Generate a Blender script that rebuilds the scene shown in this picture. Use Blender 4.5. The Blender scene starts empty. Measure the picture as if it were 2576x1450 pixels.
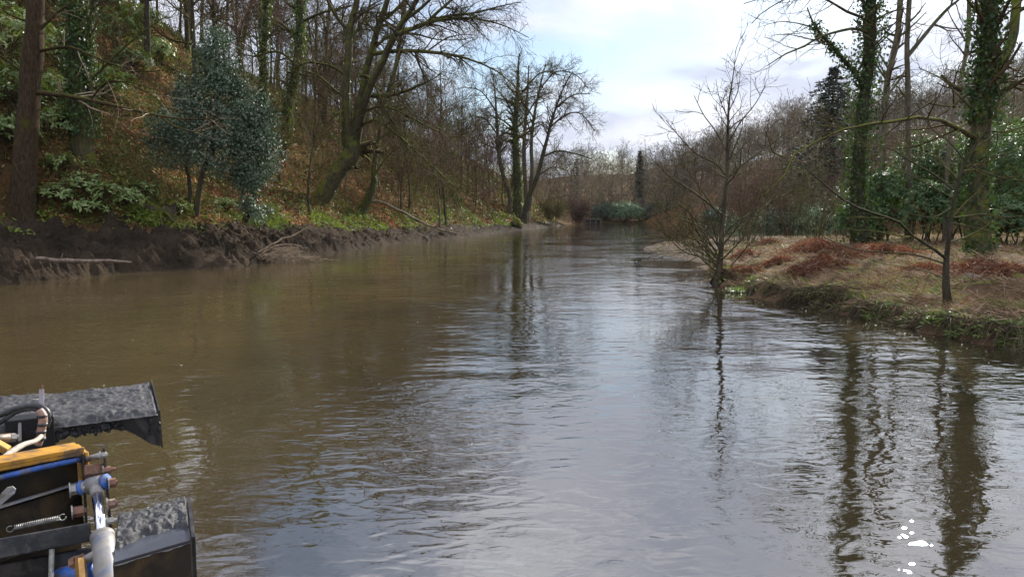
import bpy, math, random
import numpy as np
from mathutils import Vector, Matrix

# ---------------------------------------------------------------- camera, sky, sun, exposure
scene = bpy.context.scene
CAM_H, PITCH, FPX, CU, CV = 2.5, math.radians(5.62), 1909.0, 1287.5, 725.0
cd = bpy.data.cameras.new("camera")
cam = bpy.data.objects.new("camera", cd)
scene.collection.objects.link(cam)
cam.location = (0, 0, CAM_H)
cam.rotation_euler = (math.radians(90) - PITCH, 0, 0)
cd.sensor_width = 36.0
cd.lens = 36.0 * FPX / 2575.0
cd.clip_start = 0.05
cd.clip_end = 3000
scene.camera = cam

SUN_EL, SUN_AZ = math.radians(24.5), math.radians(29)     # azimuth east of +Y
world = bpy.data.worlds.new("World")
scene.world = world
world.use_nodes = True


def build_world():
    nt = world.node_tree
    N, L = nt.nodes, nt.links
    N.clear()
    out = N.new("ShaderNodeOutputWorld")
    bg = N.new("ShaderNodeBackground")
    bg.inputs["Strength"].default_value = 0.11
    sky = N.new("ShaderNodeTexSky")
    sky.sky_type = 'NISHITA'
    sky.sun_disc = False
    sky.sun_elevation = SUN_EL
    sky.sun_rotation = SUN_AZ
    sky.air_density = 1.0
    sky.dust_density = 0.35
    sky.ozone_density = 2.0
    tc = N.new("ShaderNodeTexCoord")
    sep = N.new("ShaderNodeSeparateXYZ")
    L.new(tc.outputs["Generated"], sep.inputs[0])
    mz = N.new("ShaderNodeMath"); mz.operation = 'MAXIMUM'; mz.inputs[1].default_value = 0.0
    L.new(sep.outputs["Z"], mz.inputs[0])
    az = N.new("ShaderNodeMath"); az.operation = 'ADD'; az.inputs[1].default_value = 0.22
    L.new(mz.outputs[0], az.inputs[0])
    dx = N.new("ShaderNodeMath"); dx.operation = 'DIVIDE'
    dy = N.new("ShaderNodeMath"); dy.operation = 'DIVIDE'
    L.new(sep.outputs["X"], dx.inputs[0]); L.new(az.outputs[0], dx.inputs[1])
    L.new(sep.outputs["Y"], dy.inputs[0]); L.new(az.outputs[0], dy.inputs[1])
    cmb = N.new("ShaderNodeCombineXYZ")
    L.new(dx.outputs[0], cmb.inputs[0]); L.new(dy.outputs[0], cmb.inputs[1])
    n1 = N.new("ShaderNodeTexNoise")
    n1.inputs["Scale"].default_value = 1.25
    n1.inputs["Detail"].default_value = 7
    n1.inputs["Roughness"].default_value = 0.55
    n1.inputs["Distortion"].default_value = 0.35
    off = N.new("ShaderNodeMapping"); off.inputs["Location"].default_value = (3.7, 1.3, 0)
    L.new(cmb.outputs[0], off.inputs[0]); L.new(off.outputs[0], n1.inputs["Vector"])
    r1 = N.new("ShaderNodeValToRGB")
    r1.color_ramp.elements[0].position = 0.40; r1.color_ramp.elements[0].color = (0.05, 0.05, 0.05, 1)
    r1.color_ramp.elements[1].position = 0.55; r1.color_ramp.elements[1].color = (0.96, 0.96, 0.96, 1)
    L.new(n1.outputs["Fac"], r1.inputs[0])
    n2 = N.new("ShaderNodeTexNoise")
    n2.inputs["Scale"].default_value = 2.1
    n2.inputs["Detail"].default_value = 6
    off2 = N.new("ShaderNodeMapping"); off2.inputs["Location"].default_value = (9.1, 4.4, 2)
    L.new(cmb.outputs[0], off2.inputs[0]); L.new(off2.outputs[0], n2.inputs["Vector"])
    r2 = N.new("ShaderNodeValToRGB")
    r2.color_ramp.elements[0].position = 0.36; r2.color_ramp.elements[0].color = (2.5, 2.7, 3.4, 1)
    r2.color_ramp.elements[1].position = 0.62; r2.color_ramp.elements[1].color = (3.95, 4.05, 4.45, 1)
    L.new(n2.outputs["Fac"], r2.inputs[0])
    # an overcast sky brightens steadily from the horizon to the zenith
    g1 = N.new("ShaderNodeMath"); g1.operation = 'MULTIPLY_ADD'; g1.inputs[1].default_value = 1.8; g1.inputs[2].default_value = 0.6
    L.new(mz.outputs[0], g1.inputs[0])
    gr = N.new("ShaderNodeMath"); gr.operation = 'MULTIPLY_ADD'; gr.inputs[2].default_value = 0.82
    L.new(mz.outputs[0], gr.inputs[0]); L.new(g1.outputs[0], gr.inputs[1])
    sc_ = N.new("ShaderNodeVectorMath"); sc_.operation = 'SCALE'
    L.new(r2.outputs[0], sc_.inputs[0]); L.new(gr.outputs[0], sc_.inputs["Scale"])
    mx = N.new("ShaderNodeMix"); mx.data_type = 'RGBA'
    L.new(r1.outputs[0], mx.inputs["Factor"])
    dim = N.new("ShaderNodeVectorMath"); dim.operation = 'SCALE'; dim.inputs["Scale"].default_value = 0.5
    L.new(sky.outputs[0], dim.inputs[0]); L.new(dim.outputs[0], mx.inputs["A"]); L.new(sc_.outputs[0], mx.inputs["B"])
    L.new(mx.outputs["Result"], bg.inputs["Color"])
    L.new(bg.outputs[0], out.inputs["Surface"])


build_world()
sl = bpy.data.lights.new("sun", 'SUN')
sl.energy = 3.7
sl.angle = math.radians(0.7)
sl.color = (1.0, 0.95, 0.86)
sun = bpy.data.objects.new("sun", sl)
scene.collection.objects.link(sun)
sdir = Vector((math.sin(SUN_AZ) * math.cos(SUN_EL), math.cos(SUN_AZ) * math.cos(SUN_EL), math.sin(SUN_EL)))
sun.rotation_euler = sdir.to_track_quat('Z', 'Y').to_euler()
scene.view_settings.view_transform = 'Standard'
scene.view_settings.look = 'None'
scene.view_settings.gamma = 1.0
scene.view_settings.exposure = 1.32
scene.view_settings.use_curve_mapping = False
scene.render.engine = 'CYCLES'
scene.cycles.max_bounces = 6
scene.cycles.diffuse_bounces = 4
scene.cycles.glossy_bounces = 3
scene.cycles.transmission_bounces = 2
scene.cycles.volume_bounces = 0
scene.cycles.use_denoising = True
scene.cycles.caustics_reflective = False
scene.cycles.caustics_refractive = False
scene.cycles.sample_clamp_indirect = 6

# ---------------------------------------------------------------- helpers
COL = scene.collection
cp, sp = math.cos(PITCH), math.sin(PITCH)
rng = np.random.default_rng(7)


def ray(u, v):
    a = (np.asarray(u, float) - CU) / FPX
    b = (CV - np.asarray(v, float)) / FPX
    d = np.stack([a, cp + b * sp, -sp + b * cp], -1)
    return d


def G(u, v, z=0.0):                       # picture point on the level z
    d = ray(u, v)
    return np.array([0, 0, CAM_H]) + d * ((z - CAM_H) / d[..., 2:3])


def D(u, v, y):                           # picture point at distance y
    d = ray(u, v)
    return np.array([0, 0, CAM_H]) + d * (np.asarray(y, float)[..., None] / d[..., 1:2])


def hash3(i, j, k):
    h = (i.astype(np.int64) * 374761393 + j.astype(np.int64) * 668265263 + k.astype(np.int64) * 2147483647) & 0xffffffff
    h = ((h ^ (h >> 13)) * 1274126177) & 0xffffffff
    return ((h ^ (h >> 16)) & 0xffffff) / float(0xffffff)


def vnoise(x, y, seed=0):
    xi, yi = np.floor(x), np.floor(y)
    fx, fy = x - xi, y - yi
    fx = fx * fx * fx * (fx * (fx * 6 - 15) + 10); fy = fy * fy * fy * (fy * (fy * 6 - 15) + 10)
    k = np.full(xi.shape, seed)
    a = hash3(xi, yi, k); b = hash3(xi + 1, yi, k); c = hash3(xi, yi + 1, k); d = hash3(xi + 1, yi + 1, k)
    return (a + (b - a) * fx) * (1 - fy) + (c + (d - c) * fx) * fy


def fbm(x, y, octv=4, seed=0, gain=0.5):
    s = 0; a = 1; t = 0
    x = np.asarray(x, float); y = np.asarray(y, float)
    for o in range(octv):
        s = s + a * (vnoise(x, y, seed + o * 17) - 0.5); t += a
        c, n = 0.8, 0.6
        x, y = (c * x - n * y) * 2.03 + 5.1, (n * x + c * y) * 2.03 - 3.7
        a *= gain
    return s / t * 2


def smooth(a, b, x):
    t = np.clip((x - a) / (b - a), 0, 1)
    return t * t * (3 - 2 * t)


def nrm(v):
    return v / np.maximum(np.linalg.norm(v, axis=-1, keepdims=True), 1e-9)


def make_mesh(name, V, quads=None, tris=None, tint=None, smooth_=True):
    me = bpy.data.meshes.new(name)
    V = np.asarray(V, np.float32).reshape(-1, 3)
    me.vertices.add(len(V)); me.vertices.foreach_set("co", V.ravel())
    nq = 0 if quads is None else len(quads)
    nt = 0 if tris is None else len(tris)
    loops = []; tot = []
    if nq: loops.append(np.asarray(quads).ravel()); tot.append(np.full(nq, 4))
    if nt: loops.append(np.asarray(tris).ravel()); tot.append(np.full(nt, 3))
    loops = np.concatenate(loops).astype(np.int32); tot = np.concatenate(tot).astype(np.int32)
    start = np.concatenate([[0], np.cumsum(tot)[:-1]]).astype(np.int32)
    me.loops.add(len(loops)); me.loops.foreach_set("vertex_index", loops)
    me.polygons.add(nq + nt)
    me.polygons.foreach_set("loop_start", start)
    me.polygons.foreach_set("loop_total", tot)
    me.polygons.foreach_set("use_smooth", np.full(nq + nt, smooth_, bool))
    if tint is not None:
        at = me.attributes.new("tint", 'FLOAT', 'POINT')
        at.data.foreach_set("value", np.asarray(tint, np.float32))
    me.update(calc_edges=True)
    return me


class MB:
    """collects vertices and faces, then links them as one mesh object"""
    def __init__(self):
        self.V = []; self.Q = []; self.T = []; self.A = []; self.n = 0

    def add(self, V, quads=None, tris=None, tint=0.5):
        V = np.asarray(V, float).reshape(-1, 3)
        self.V.append(V)
        if quads is not None and len(quads): self.Q.append(np.asarray(quads) + self.n)
        if tris is not None and len(tris): self.T.append(np.asarray(tris) + self.n)
        self.A.append(np.broadcast_to(np.asarray(tint, float), (len(V),)))
        self.n += len(V)
        return self

    def mesh(self, name, base=(0, 0, 0), smooth_=True):
        V = np.concatenate(self.V) - np.asarray(base)
        return make_mesh(name, V, np.concatenate(self.Q) if self.Q else None,
                         np.concatenate(self.T) if self.T else None, np.concatenate(self.A), smooth_)

    def build(self, name, mat, parent=None, base=None, smooth_=True):
        if base is None:
            base = tuple(parent.location) if parent is not None else (0, 0, 0)
        if parent is not None and parent.parent is not None:
            base = tuple(parent.location + parent.parent.location)
        ob = bpy.data.objects.new(name, self.mesh(name, base, smooth_))
        COL.objects.link(ob)
        ob.data.materials.append(mat)
        if parent is not None:
            ob.parent = parent
        else:
            ob.location = base
        return ob


def tag(o, label=None, cat=None, group=None, kind=None):
    if label: o["label"] = label
    if cat: o["category"] = cat
    if group: o["group"] = group
    if kind: o["kind"] = kind
    return o


def thing(name, label, cat, loc, group=None):
    o = bpy.data.objects.new(name, None)
    o.empty_display_size = 0.2
    COL.objects.link(o)
    o.location = Vector([float(c) for c in loc])
    return tag(o, label, cat, group)


def copy_tree(o, parent=None):
    c = o.copy(); COL.objects.link(c); c.parent = parent
    for ch in list(o.children):
        copy_tree(ch, c)
    return c


# ---- strands (branches, stems, hoses): arrays P (N,K,3), R (N,K)
def resample(pts, K):
    pts = np.asarray(pts, float)
    if len(pts) > 2:                                 # Catmull-Rom
        p = np.vstack([2 * pts[0] - pts[1], pts, 2 * pts[-1] - pts[-2]])
        seg = []
        for i in range(1, len(p) - 2):
            t = np.linspace(0, 1, 8, endpoint=False)[:, None]
            a, b, c, d = p[i - 1], p[i], p[i + 1], p[i + 2]
            seg.append(0.5 * (2 * b + (c - a) * t + (2 * a - 5 * b + 4 * c - d) * t ** 2 + (3 * b - a - 3 * c + d) * t ** 3))
        pts = np.vstack(seg + [pts[-1:]])
    s = np.concatenate([[0], np.cumsum(np.linalg.norm(np.diff(pts, axis=0), axis=1))])
    q = np.linspace(0, s[-1], K)
    return np.stack([np.interp(q, s, pts[:, i]) for i in range(3)], 1)


def tube_arrays(P, R, S):
    N, K = R.shape
    T = np.gradient(P, axis=1); T = nrm(T)
    ref = np.where(np.abs(nrm(P[:, -1] - P[:, 0])[:, 2:3]) > 0.8, np.array([[1.0, 0.13, 0]]), np.array([[0.1, 0.05, 1.0]]))
    ref = np.broadcast_to(ref[:, None, :], P.shape)
    U = nrm(np.cross(T, ref)); W = np.cross(T, U)
    a = np.arange(S) / S * 2 * np.pi
    V = P[:, :, None, :] + R[:, :, None, None] * (np.cos(a)[None, None, :, None] * U[:, :, None, :] + np.sin(a)[None, None, :, None] * W[:, :, None, :])
    i = np.arange(N * K * S).reshape(N, K, S)
    j = np.roll(i, -1, axis=2)
    q = np.stack([i[:, :-1], i[:, 1:], j[:, 1:], j[:, :-1]], -1).reshape(-1, 4)
    return V.reshape(-1, 3), q


def add_tubes(mb, P, R, S, tint=None, rough=0.0, seed=0):
    if len(P) == 0: return mb
    if S == 2:                                    # finest twigs: flat strips turned every way
        N, K = R.shape
        T = nrm(np.gradient(P, axis=1))
        ref = np.broadcast_to(rng.normal(size=(N, 1, 3)), P.shape)
        U = nrm(np.cross(T, ref)) * R[..., None] * 1.25
        V = np.stack([P - U, P + U], 2).reshape(-1, 3)
        i = np.arange(N * K).reshape(N, K) * 2
        q = np.stack([i[:, :-1], i[:, :-1] + 1, i[:, 1:] + 1, i[:, 1:]], -1).reshape(-1, 4)
        mb.add(V, q, None, np.repeat(rng.random(N) if tint is None else np.broadcast_to(tint, (N,)), K * 2))
        return mb
    V, q = tube_arrays(P, R, S)
    if rough:
        c = np.repeat(P.reshape(-1, 3), S, axis=0)
        nse = fbm(V[:, 2] * 1.3 + V[:, 0] * 2.1, V[:, 1] * 2.1 + V[:, 0] * 1.1 + seed, 3, seed)
        V = c + (V - c) * (1 + rough * nse[:, None])
    t = rng.random(len(P)) if tint is None else np.broadcast_to(tint, (len(P),))
    mb.add(V, q, None, np.repeat(t, R.shape[1] * S))
    return mb


def tube(mb, pts, r, S=8, K=16, tint=0.5, caps=True):
    P = resample(pts, K)[None]
    r = np.asarray(r, float)
    R = np.interp(np.linspace(0, 1, K), np.linspace(0, 1, r.size), r.ravel())[None] if r.size > 1 else np.full((1, K), float(r))
    V, q = tube_arrays(P, R, S)
    n = len(V)
    if caps:
        V = np.vstack([V, P[0, 0], P[0, -1]])
        i = np.arange(S)
        tr = np.vstack([np.stack([np.full(S, n), i, (i + 1) % S], 1),
                        np.stack([np.full(S, n + 1), n - S + (i + 1) % S, n - S + i], 1)])
        mb.add(V, q, tr, tint)
    else:
        mb.add(V, q, None, tint)
    return mb


def spawn(P, R, n, t0=0.15, t1=1.0, ang=50, angsd=12, L=0.5, Lsd=0.2, K=5, trop=(0, 0, 0.1), jit=0.12, rr=0.55, rmin=0.004,
          tip=0.3, tpow=1.0, lfall=0.5, absL=None, r=None):
    r = r or rng
    N, Kp, _ = P.shape
    plen = np.linalg.norm(np.diff(P, axis=1), axis=2).sum(1)
    if isinstance(n, float):                           # per metre
        cnt = np.maximum(1, np.round(plen * n).astype(int))
    else:
        cnt = np.full(N, n)
    idx = np.repeat(np.arange(N), cnt)
    M = len(idx)
    t = t0 + (t1 - t0) * r.random(M) ** tpow
    f = t * (Kp - 1); k = np.minimum(f.astype(int), Kp - 2); w = (f - k)[:, None]
    p0 = P[idx, k] * (1 - w) + P[idx, k + 1] * w
    T = nrm(P[idx, k + 1] - P[idx, k])
    r0 = R[idx, k] * (1 - w[:, 0]) + R[idx, k + 1] * w[:, 0]
    rv = r.normal(size=(M, 3))
    pr = nrm(rv - (rv * T).sum(1, keepdims=True) * T)
    a = np.radians(ang + angsd * r.normal(size=M))[:, None]
    d = np.cos(a) * T + np.sin(a) * pr
    ln = (plen[idx] if absL is None else absL) * (L if absL is None else 1.0) * (1 - lfall * t) * np.exp(Lsd * r.normal(size=M))
    out = np.empty((M, K, 3)); out[:, 0] = p0
    seg = (ln / (K - 1))[:, None]
    tr = np.asarray(trop, float)
    for i in range(1, K):
        d = nrm(d + jit * r.normal(size=(M, 3)) + tr * (i / K))
        out[:, i] = out[:, i - 1] + d * seg
    rb = np.maximum(r0 * rr, rmin)
    RR = rb[:, None] * np.linspace(1, tip, K)[None]
    return out, np.maximum(RR, rmin * 0.6)


def group_strands(lst):
    """lst of (pts, r0, r1) -> arrays with K points"""
    P = np.stack([p for p, _ in lst]); R = np.stack([q for _, q in lst])
    return P, R


def leaves(mb, pos, nor, tipdir, ln, wd, fold=0.25, tint=None, r=None):
    """pointed leaves: two folded halves each, six vertices, four triangles"""
    r = r or rng
    M = len(pos)
    nor = nrm(nor); t = nrm(tipdir - (tipdir * nor).sum(1, keepdims=True) * nor)
    s = np.cross(nor, t)
    ln = np.broadcast_to(ln, (M,))[:, None]; wd = np.broadcast_to(wd, (M,))[:, None]
    a = pos; b = pos + t * ln * 0.5 - nor * ln * 0.03; c = pos + t * ln - nor * ln * 0.16
    l = pos + t * ln * 0.45 + s * wd * 0.5 + nor * wd * fold
    rr = pos + t * ln * 0.45 - s * wd * 0.5 + nor * wd * fold
    V = np.stack([a, l, b, rr, c], 1).reshape(-1, 3)
    i = np.arange(M)[:, None] * 5
    T = np.concatenate([i + [0, 2, 1], i + [1, 2, 4], i + [0, 3, 2], i + [2, 3, 4]], 1).reshape(-1, 3)
    tn = r.random(M) if tint is None else np.broadcast_to(tint, (M,))
    mb.add(V, None, T, np.repeat(tn, 5))
    return mb


def quads_leaf(mb, pos, nor, tipdir, ln, wd, tint=None, r=None):
    r = r or rng
    M = len(pos)
    nor = nrm(nor); t = nrm(tipdir - (tipdir * nor).sum(1, keepdims=True) * nor)
    s = np.cross(nor, t)
    ln = np.broadcast_to(ln, (M,))[:, None]; wd = np.broadcast_to(wd, (M,))[:, None]
    V = np.stack([pos, pos + t * ln * 0.5 + s * wd * 0.5, pos + t * ln, pos + t * ln * 0.5 - s * wd * 0.5], 1).reshape(-1, 3)
    q = np.arange(M * 4).reshape(M, 4)
    tn = r.random(M) if tint is None else np.broadcast_to(tint, (M,))
    mb.add(V, q, None, np.repeat(tn, 4))
    return mb


def rvec(M, r=None):
    r = r or rng
    return nrm(r.normal(size=(M, 3)))


# ---------------------------------------------------------------- materials
def new_mat(name):
    m = bpy.data.materials.new(name); m.use_nodes = True
    nt = m.node_tree
    return m, nt.nodes, nt.links, nt.nodes["Principled BSDF"]


def ramp(N, stops):
    r = N.new("ShaderNodeValToRGB")
    e = r.color_ramp.elements
    while len(e) < len(stops): e.new(0.5)
    for i, (p, c) in enumerate(stops):
        e[i].position = p; e[i].color = (c[0], c[1], c[2], 1)
    return r


def noise(N, L, scale, detail=4, rough=0.55, vec=None, stretch=None, dist=0.0, co="Object"):
    n = N.new("ShaderNodeTexNoise")
    n.inputs["Scale"].default_value = scale; n.inputs["Detail"].default_value = detail
    n.inputs["Roughness"].default_value = rough; n.inputs["Distortion"].default_value = dist
    if vec is None:
        tc = N.new("ShaderNodeTexCoord"); vec = tc.outputs[co]
    if stretch is not None:
        mp = N.new("ShaderNodeMapping"); mp.inputs["Scale"].default_value = stretch
        L.new(vec, mp.inputs[0]); vec = mp.outputs[0]
    L.new(vec, n.inputs["Vector"])
    return n


def mixc(N, L, fac, a, b, mode='MIX'):
    m = N.new("ShaderNodeMix"); m.data_type = 'RGBA'; m.blend_type = mode
    for s, x in (("Factor", fac), ("A", a), ("B", b)):
        if hasattr(x, "is_linked") or hasattr(x, "node"): L.new(x, m.inputs[s])
        elif s == "Factor": m.inputs[s].default_value = x
        else: m.inputs[s].default_value = (x[0], x[1], x[2], 1)
    return m.outputs["Result"]


def bump(N, L, h, strength, dist, bsdf):
    b = N.new("ShaderNodeBump"); b.inputs["Strength"].default_value = strength; b.inputs["Distance"].default_value = dist
    L.new(h, b.inputs["Height"]); L.new(b.outputs[0], bsdf.inputs["Normal"])
    return b


def bark_mat(name, dark, light, moss=None, moss_amt=0.5, scale=3.0, tintmix=0.0, geo=True):
    m, N, L, B = new_mat(name)
    n = noise(N, L, scale, 6, 0.65, stretch=(3, 3, 0.7))
    r = ramp(N, [(0.32, dark), (0.68, light)])
    L.new(n.outputs["Fac"], r.inputs[0])
    c = r.outputs[0]
    if moss:
        g = N.new("ShaderNodeNewGeometry")
        s = N.new("ShaderNodeSeparateXYZ"); L.new(g.outputs["Normal"], s.inputs[0])
        n2 = noise(N, L, 1.1, 4, 0.6)
        a = N.new("ShaderNodeMath"); a.operation = 'MULTIPLY_ADD'; a.inputs[1].default_value = 0.35
        L.new(s.outputs["Z"], a.inputs[0]); L.new(n2.outputs["Fac"], a.inputs[2])
        r2 = ramp(N, [(0.62 - 0.25 * moss_amt, (0, 0, 0)), (0.78 - 0.2 * moss_amt, (1, 1, 1))])
        L.new(a.outputs[0], r2.inputs[0])
        c = mixc(N, L, r2.outputs[0], c, moss)
    at = N.new("ShaderNodeAttribute"); at.attribute_name = "tint"
    r3 = ramp(N, [(0, (0.7, 0.7, 0.7)), (1, (1.35, 1.3, 1.25))]); L.new(at.outputs["Fac"], r3.inputs[0])
    c = mixc(N, L, 1.0, c, r3.outputs[0], 'MULTIPLY')
    L.new(c, B.inputs["Base Color"])
    B.inputs["Roughness"].default_value = 0.9
    B.inputs["Specular IOR Level"].default_value = 0.06
    bump(N, L, n.outputs["Fac"], 0.8, 0.04, B)
    return m


def leaf_mat(name, stops, rough=0.4, spec=0.5, trans=0.2, tcol=(0.2, 0.3, 0.05)):
    m, N, L, B = new_mat(name)
    at = N.new("ShaderNodeAttribute"); at.attribute_name = "tint"
    r = ramp(N, stops); L.new(at.outputs["Fac"], r.inputs[0])
    L.new(r.outputs[0], B.inputs["Base Color"])
    B.inputs["Roughness"].default_value = rough
    B.inputs["Specular IOR Level"].default_value = spec
    if trans:
        t = N.new("ShaderNodeBsdfTranslucent"); t.inputs[0].default_value = (*tcol, 1)
        mx = N.new("ShaderNodeMixShader"); mx.inputs[0].default_value = trans
        L.new(B.outputs[0], mx.inputs[1]); L.new(t.outputs[0], mx.inputs[2])
        L.new(mx.outputs[0], N["Material Output"].inputs["Surface"])
    return m


def plain_mat(name, col, rough=0.5, metal=0.0, var=0.25, scale=8, bmp=0.0, dirt=None, dirt_amt=0.5):
    m, N, L, B = new_mat(name)
    n = noise(N, L, scale, 5, 0.6)
    r = ramp(N, [(0.3, [c * (1 - var) for c in col]), (0.7, [min(1, c * (1 + var)) for c in col])])
    L.new(n.outputs["Fac"], r.inputs[0])
    c = r.outputs[0]
    if dirt:
        n2 = noise(N, L, scale * 0.7, 7, 0.7, dist=0.6)
        r2 = ramp(N, [(0.62 - 0.3 * dirt_amt, (0, 0, 0)), (0.70 - 0.2 * dirt_amt, (1, 1, 1))])
        L.new(n2.outputs["Fac"], r2.inputs[0])
        c = mixc(N, L, r2.outputs[0], c, dirt)
    L.new(c, B.inputs["Base Color"])
    B.inputs["Roughness"].default_value = rough
    B.inputs["Metallic"].default_value = metal
    if bmp: bump(N, L, n.outputs["Fac"], bmp, 0.01, B)
    return m


M = {}
M["bark_brown"] = bark_mat("bark_brown", (0.018, 0.011, 0.007), (0.075, 0.055, 0.034), (0.06, 0.06, 0.012), 0.25, 5.5)
M["bark_dark"] = bark_mat("bark_dark", (0.028, 0.024, 0.017), (0.10, 0.086, 0.060), (0.075, 0.085, 0.012), 0.35, 2.5)
M["bark_grey"] = bark_mat("bark_grey", (0.06, 0.050, 0.036), (0.19, 0.165, 0.12), (0.075, 0.085, 0.02), 0.25, 2.5)
M["bark_mid"] = bark_mat("bark_mid", (0.03, 0.025, 0.018), (0.115, 0.095, 0.068), (0.075, 0.08, 0.02), 0.2, 3.0)
M["bark_mossy"] = bark_mat("bark_mossy", (0.03, 0.027, 0.016), (0.10, 0.09, 0.052), (0.11, 0.12, 0.018), 0.45, 3.5)
M["twig"] = bark_mat("twig", (0.045, 0.033, 0.020), (0.11, 0.082, 0.050), (0.09, 0.09, 0.025), 0.2, 1.0)
M["twig_red"] = bark_mat("twig_red", (0.075, 0.045, 0.033), (0.16, 0.105, 0.08), None, 0, 1.0)
M["twig_olive"] = bark_mat("twig_olive", (0.07, 0.055, 0.025), (0.17, 0.135, 0.06), (0.10, 0.10, 0.02), 0.2, 1.0)
M["dead_wood"] = bark_mat("dead_wood", (0.16, 0.12, 0.08), (0.40, 0.32, 0.23), None, 0, 2.0)
M["wet_log"] = bark_mat("wet_log", (0.07, 0.055, 0.045), (0.22, 0.175, 0.14), None, 0, 2.0)
M["holly"] = leaf_mat("holly_leaves", [(0, (0.045, 0.075, 0.042)), (0.5, (0.10, 0.140, 0.085)), (1, (0.18, 0.22, 0.15))], 0.55, 0.35, 0.15, (0.05, 0.10, 0.03))
M["ivy"] = leaf_mat("ivy_leaves", [(0, (0.016, 0.034, 0.011)), (0.6, (0.040, 0.075, 0.018)), (1, (0.10, 0.14, 0.03))], 0.55, 0.3, 0.15, (0.10, 0.18, 0.02))
M["ivy_light"] = leaf_mat("ivy_leaves_light", [(0, (0.025, 0.05, 0.012)), (0.6, (0.07, 0.11, 0.025)), (1, (0.17, 0.21, 0.05))], 0.55, 0.3, 0.18, (0.15, 0.22, 0.02))
M["laurel"] = leaf_mat("laurel_leaves", [(0, (0.07, 0.12, 0.022)), (0.5, (0.18, 0.24, 0.06)), (1, (0.36, 0.42, 0.17))], 0.38, 0.5, 0.2, (0.25, 0.35, 0.05))
M["fern"] = leaf_mat("bank_greenery", [(0, (0.045, 0.075, 0.012)), (0.5, (0.12, 0.17, 0.025)), (1, (0.26, 0.28, 0.05))], 0.6, 0.15, 0.3, (0.2, 0.26, 0.03))
M["bramble"] = leaf_mat("hillside_greenery", [(0, (0.035, 0.045, 0.012)), (0.45, (0.085, 0.10, 0.022)), (0.8, (0.20, 0.21, 0.045)), (1, (0.30, 0.22, 0.09))], 0.6, 0.15, 0.25, (0.15, 0.18, 0.03))
M["litter"] = leaf_mat("leaf_litter", [(0, (0.06, 0.028, 0.014)), (0.45, (0.16, 0.072, 0.028)), (0.7, (0.27, 0.11, 0.040)), (0.85, (0.32, 0.20, 0.10)), (1, (0.46, 0.34, 0.20))], 0.9, 0.05, 0.0)
M["orange_litter"] = leaf_mat("beech_litter", [(0, (0.14, 0.050, 0.018)), (0.5, (0.32, 0.11, 0.040)), (1, (0.48, 0.20, 0.08))], 0.9, 0.05, 0.0)
M["rhodo"] = leaf_mat("rhododendron_leaves", [(0, (0.032, 0.062, 0.022)), (0.55, (0.08, 0.135, 0.05)), (0.9, (0.15, 0.21, 0.075)), (1, (0.24, 0.28, 0.10))], 0.55, 0.25, 0.28, (0.1, 0.2, 0.03))
M["bush_bright"] = leaf_mat("bright_bush_leaves", [(0, (0.07, 0.12, 0.055)), (0.5, (0.15, 0.22, 0.11)), (1, (0.26, 0.34, 0.19))], 0.5, 0.4, 0.2, (0.1, 0.2, 0.05))
M["bush_dark"] = leaf_mat("dark_bush_leaves", [(0, (0.025, 0.048, 0.022)), (0.6, (0.055, 0.092, 0.045)), (1, (0.10, 0.145, 0.07))], 0.45, 0.4, 0.05, (0.05, 0.1, 0.02))
M["needles"] = leaf_mat("conifer_needles", [(0, (0.010, 0.022, 0.016)), (0.6, (0.022, 0.044, 0.032)), (1, (0.05, 0.08, 0.055))], 0.55, 0.3, 0.05, (0.03, 0.06, 0.02))
M["needles_grey"] = leaf_mat("fir_needles", [(0, (0.022, 0.026, 0.020)), (0.6, (0.085, 0.092, 0.072)), (1, (0.15, 0.155, 0.11))], 0.8, 0.3, 0.05, (0.05, 0.07, 0.03))
M["bracken"] = leaf_mat("dead_bracken", [(0, (0.06, 0.026, 0.017)), (0.35, (0.145, 0.062, 0.037)), (0.7, (0.22, 0.105, 0.062)), (0.85, (0.28, 0.18, 0.11)), (1, (0.42, 0.30, 0.19))], 0.85, 0.08, 0.15, (0.3, 0.1, 0.04))
M["straw"] = leaf_mat("dead_grass", [(0, (0.13, 0.075, 0.046)), (0.4, (0.32, 0.21, 0.13)), (0.75, (0.48, 0.35, 0.23)), (0.82, (0.52, 0.40, 0.27)), (0.88, (0.13, 0.16, 0.035)), (1, (0.24, 0.28, 0.07))], 0.85, 0.08, 0.15, (0.35, 0.28, 0.12))
M["green_grass"] = leaf_mat("green_grass", [(0, (0.045, 0.07, 0.012)), (0.6, (0.11, 0.155, 0.025)), (1, (0.22, 0.26, 0.06))], 0.5, 0.35, 0.25, (0.2, 0.3, 0.04))
M["sedge"] = leaf_mat("hanging_sedge", [(0, (0.04, 0.034, 0.016)), (0.6, (0.12, 0.10, 0.045)), (1, (0.26, 0.20, 0.11))], 0.6, 0.3, 0.1, (0.1, 0.08, 0.03))


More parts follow.
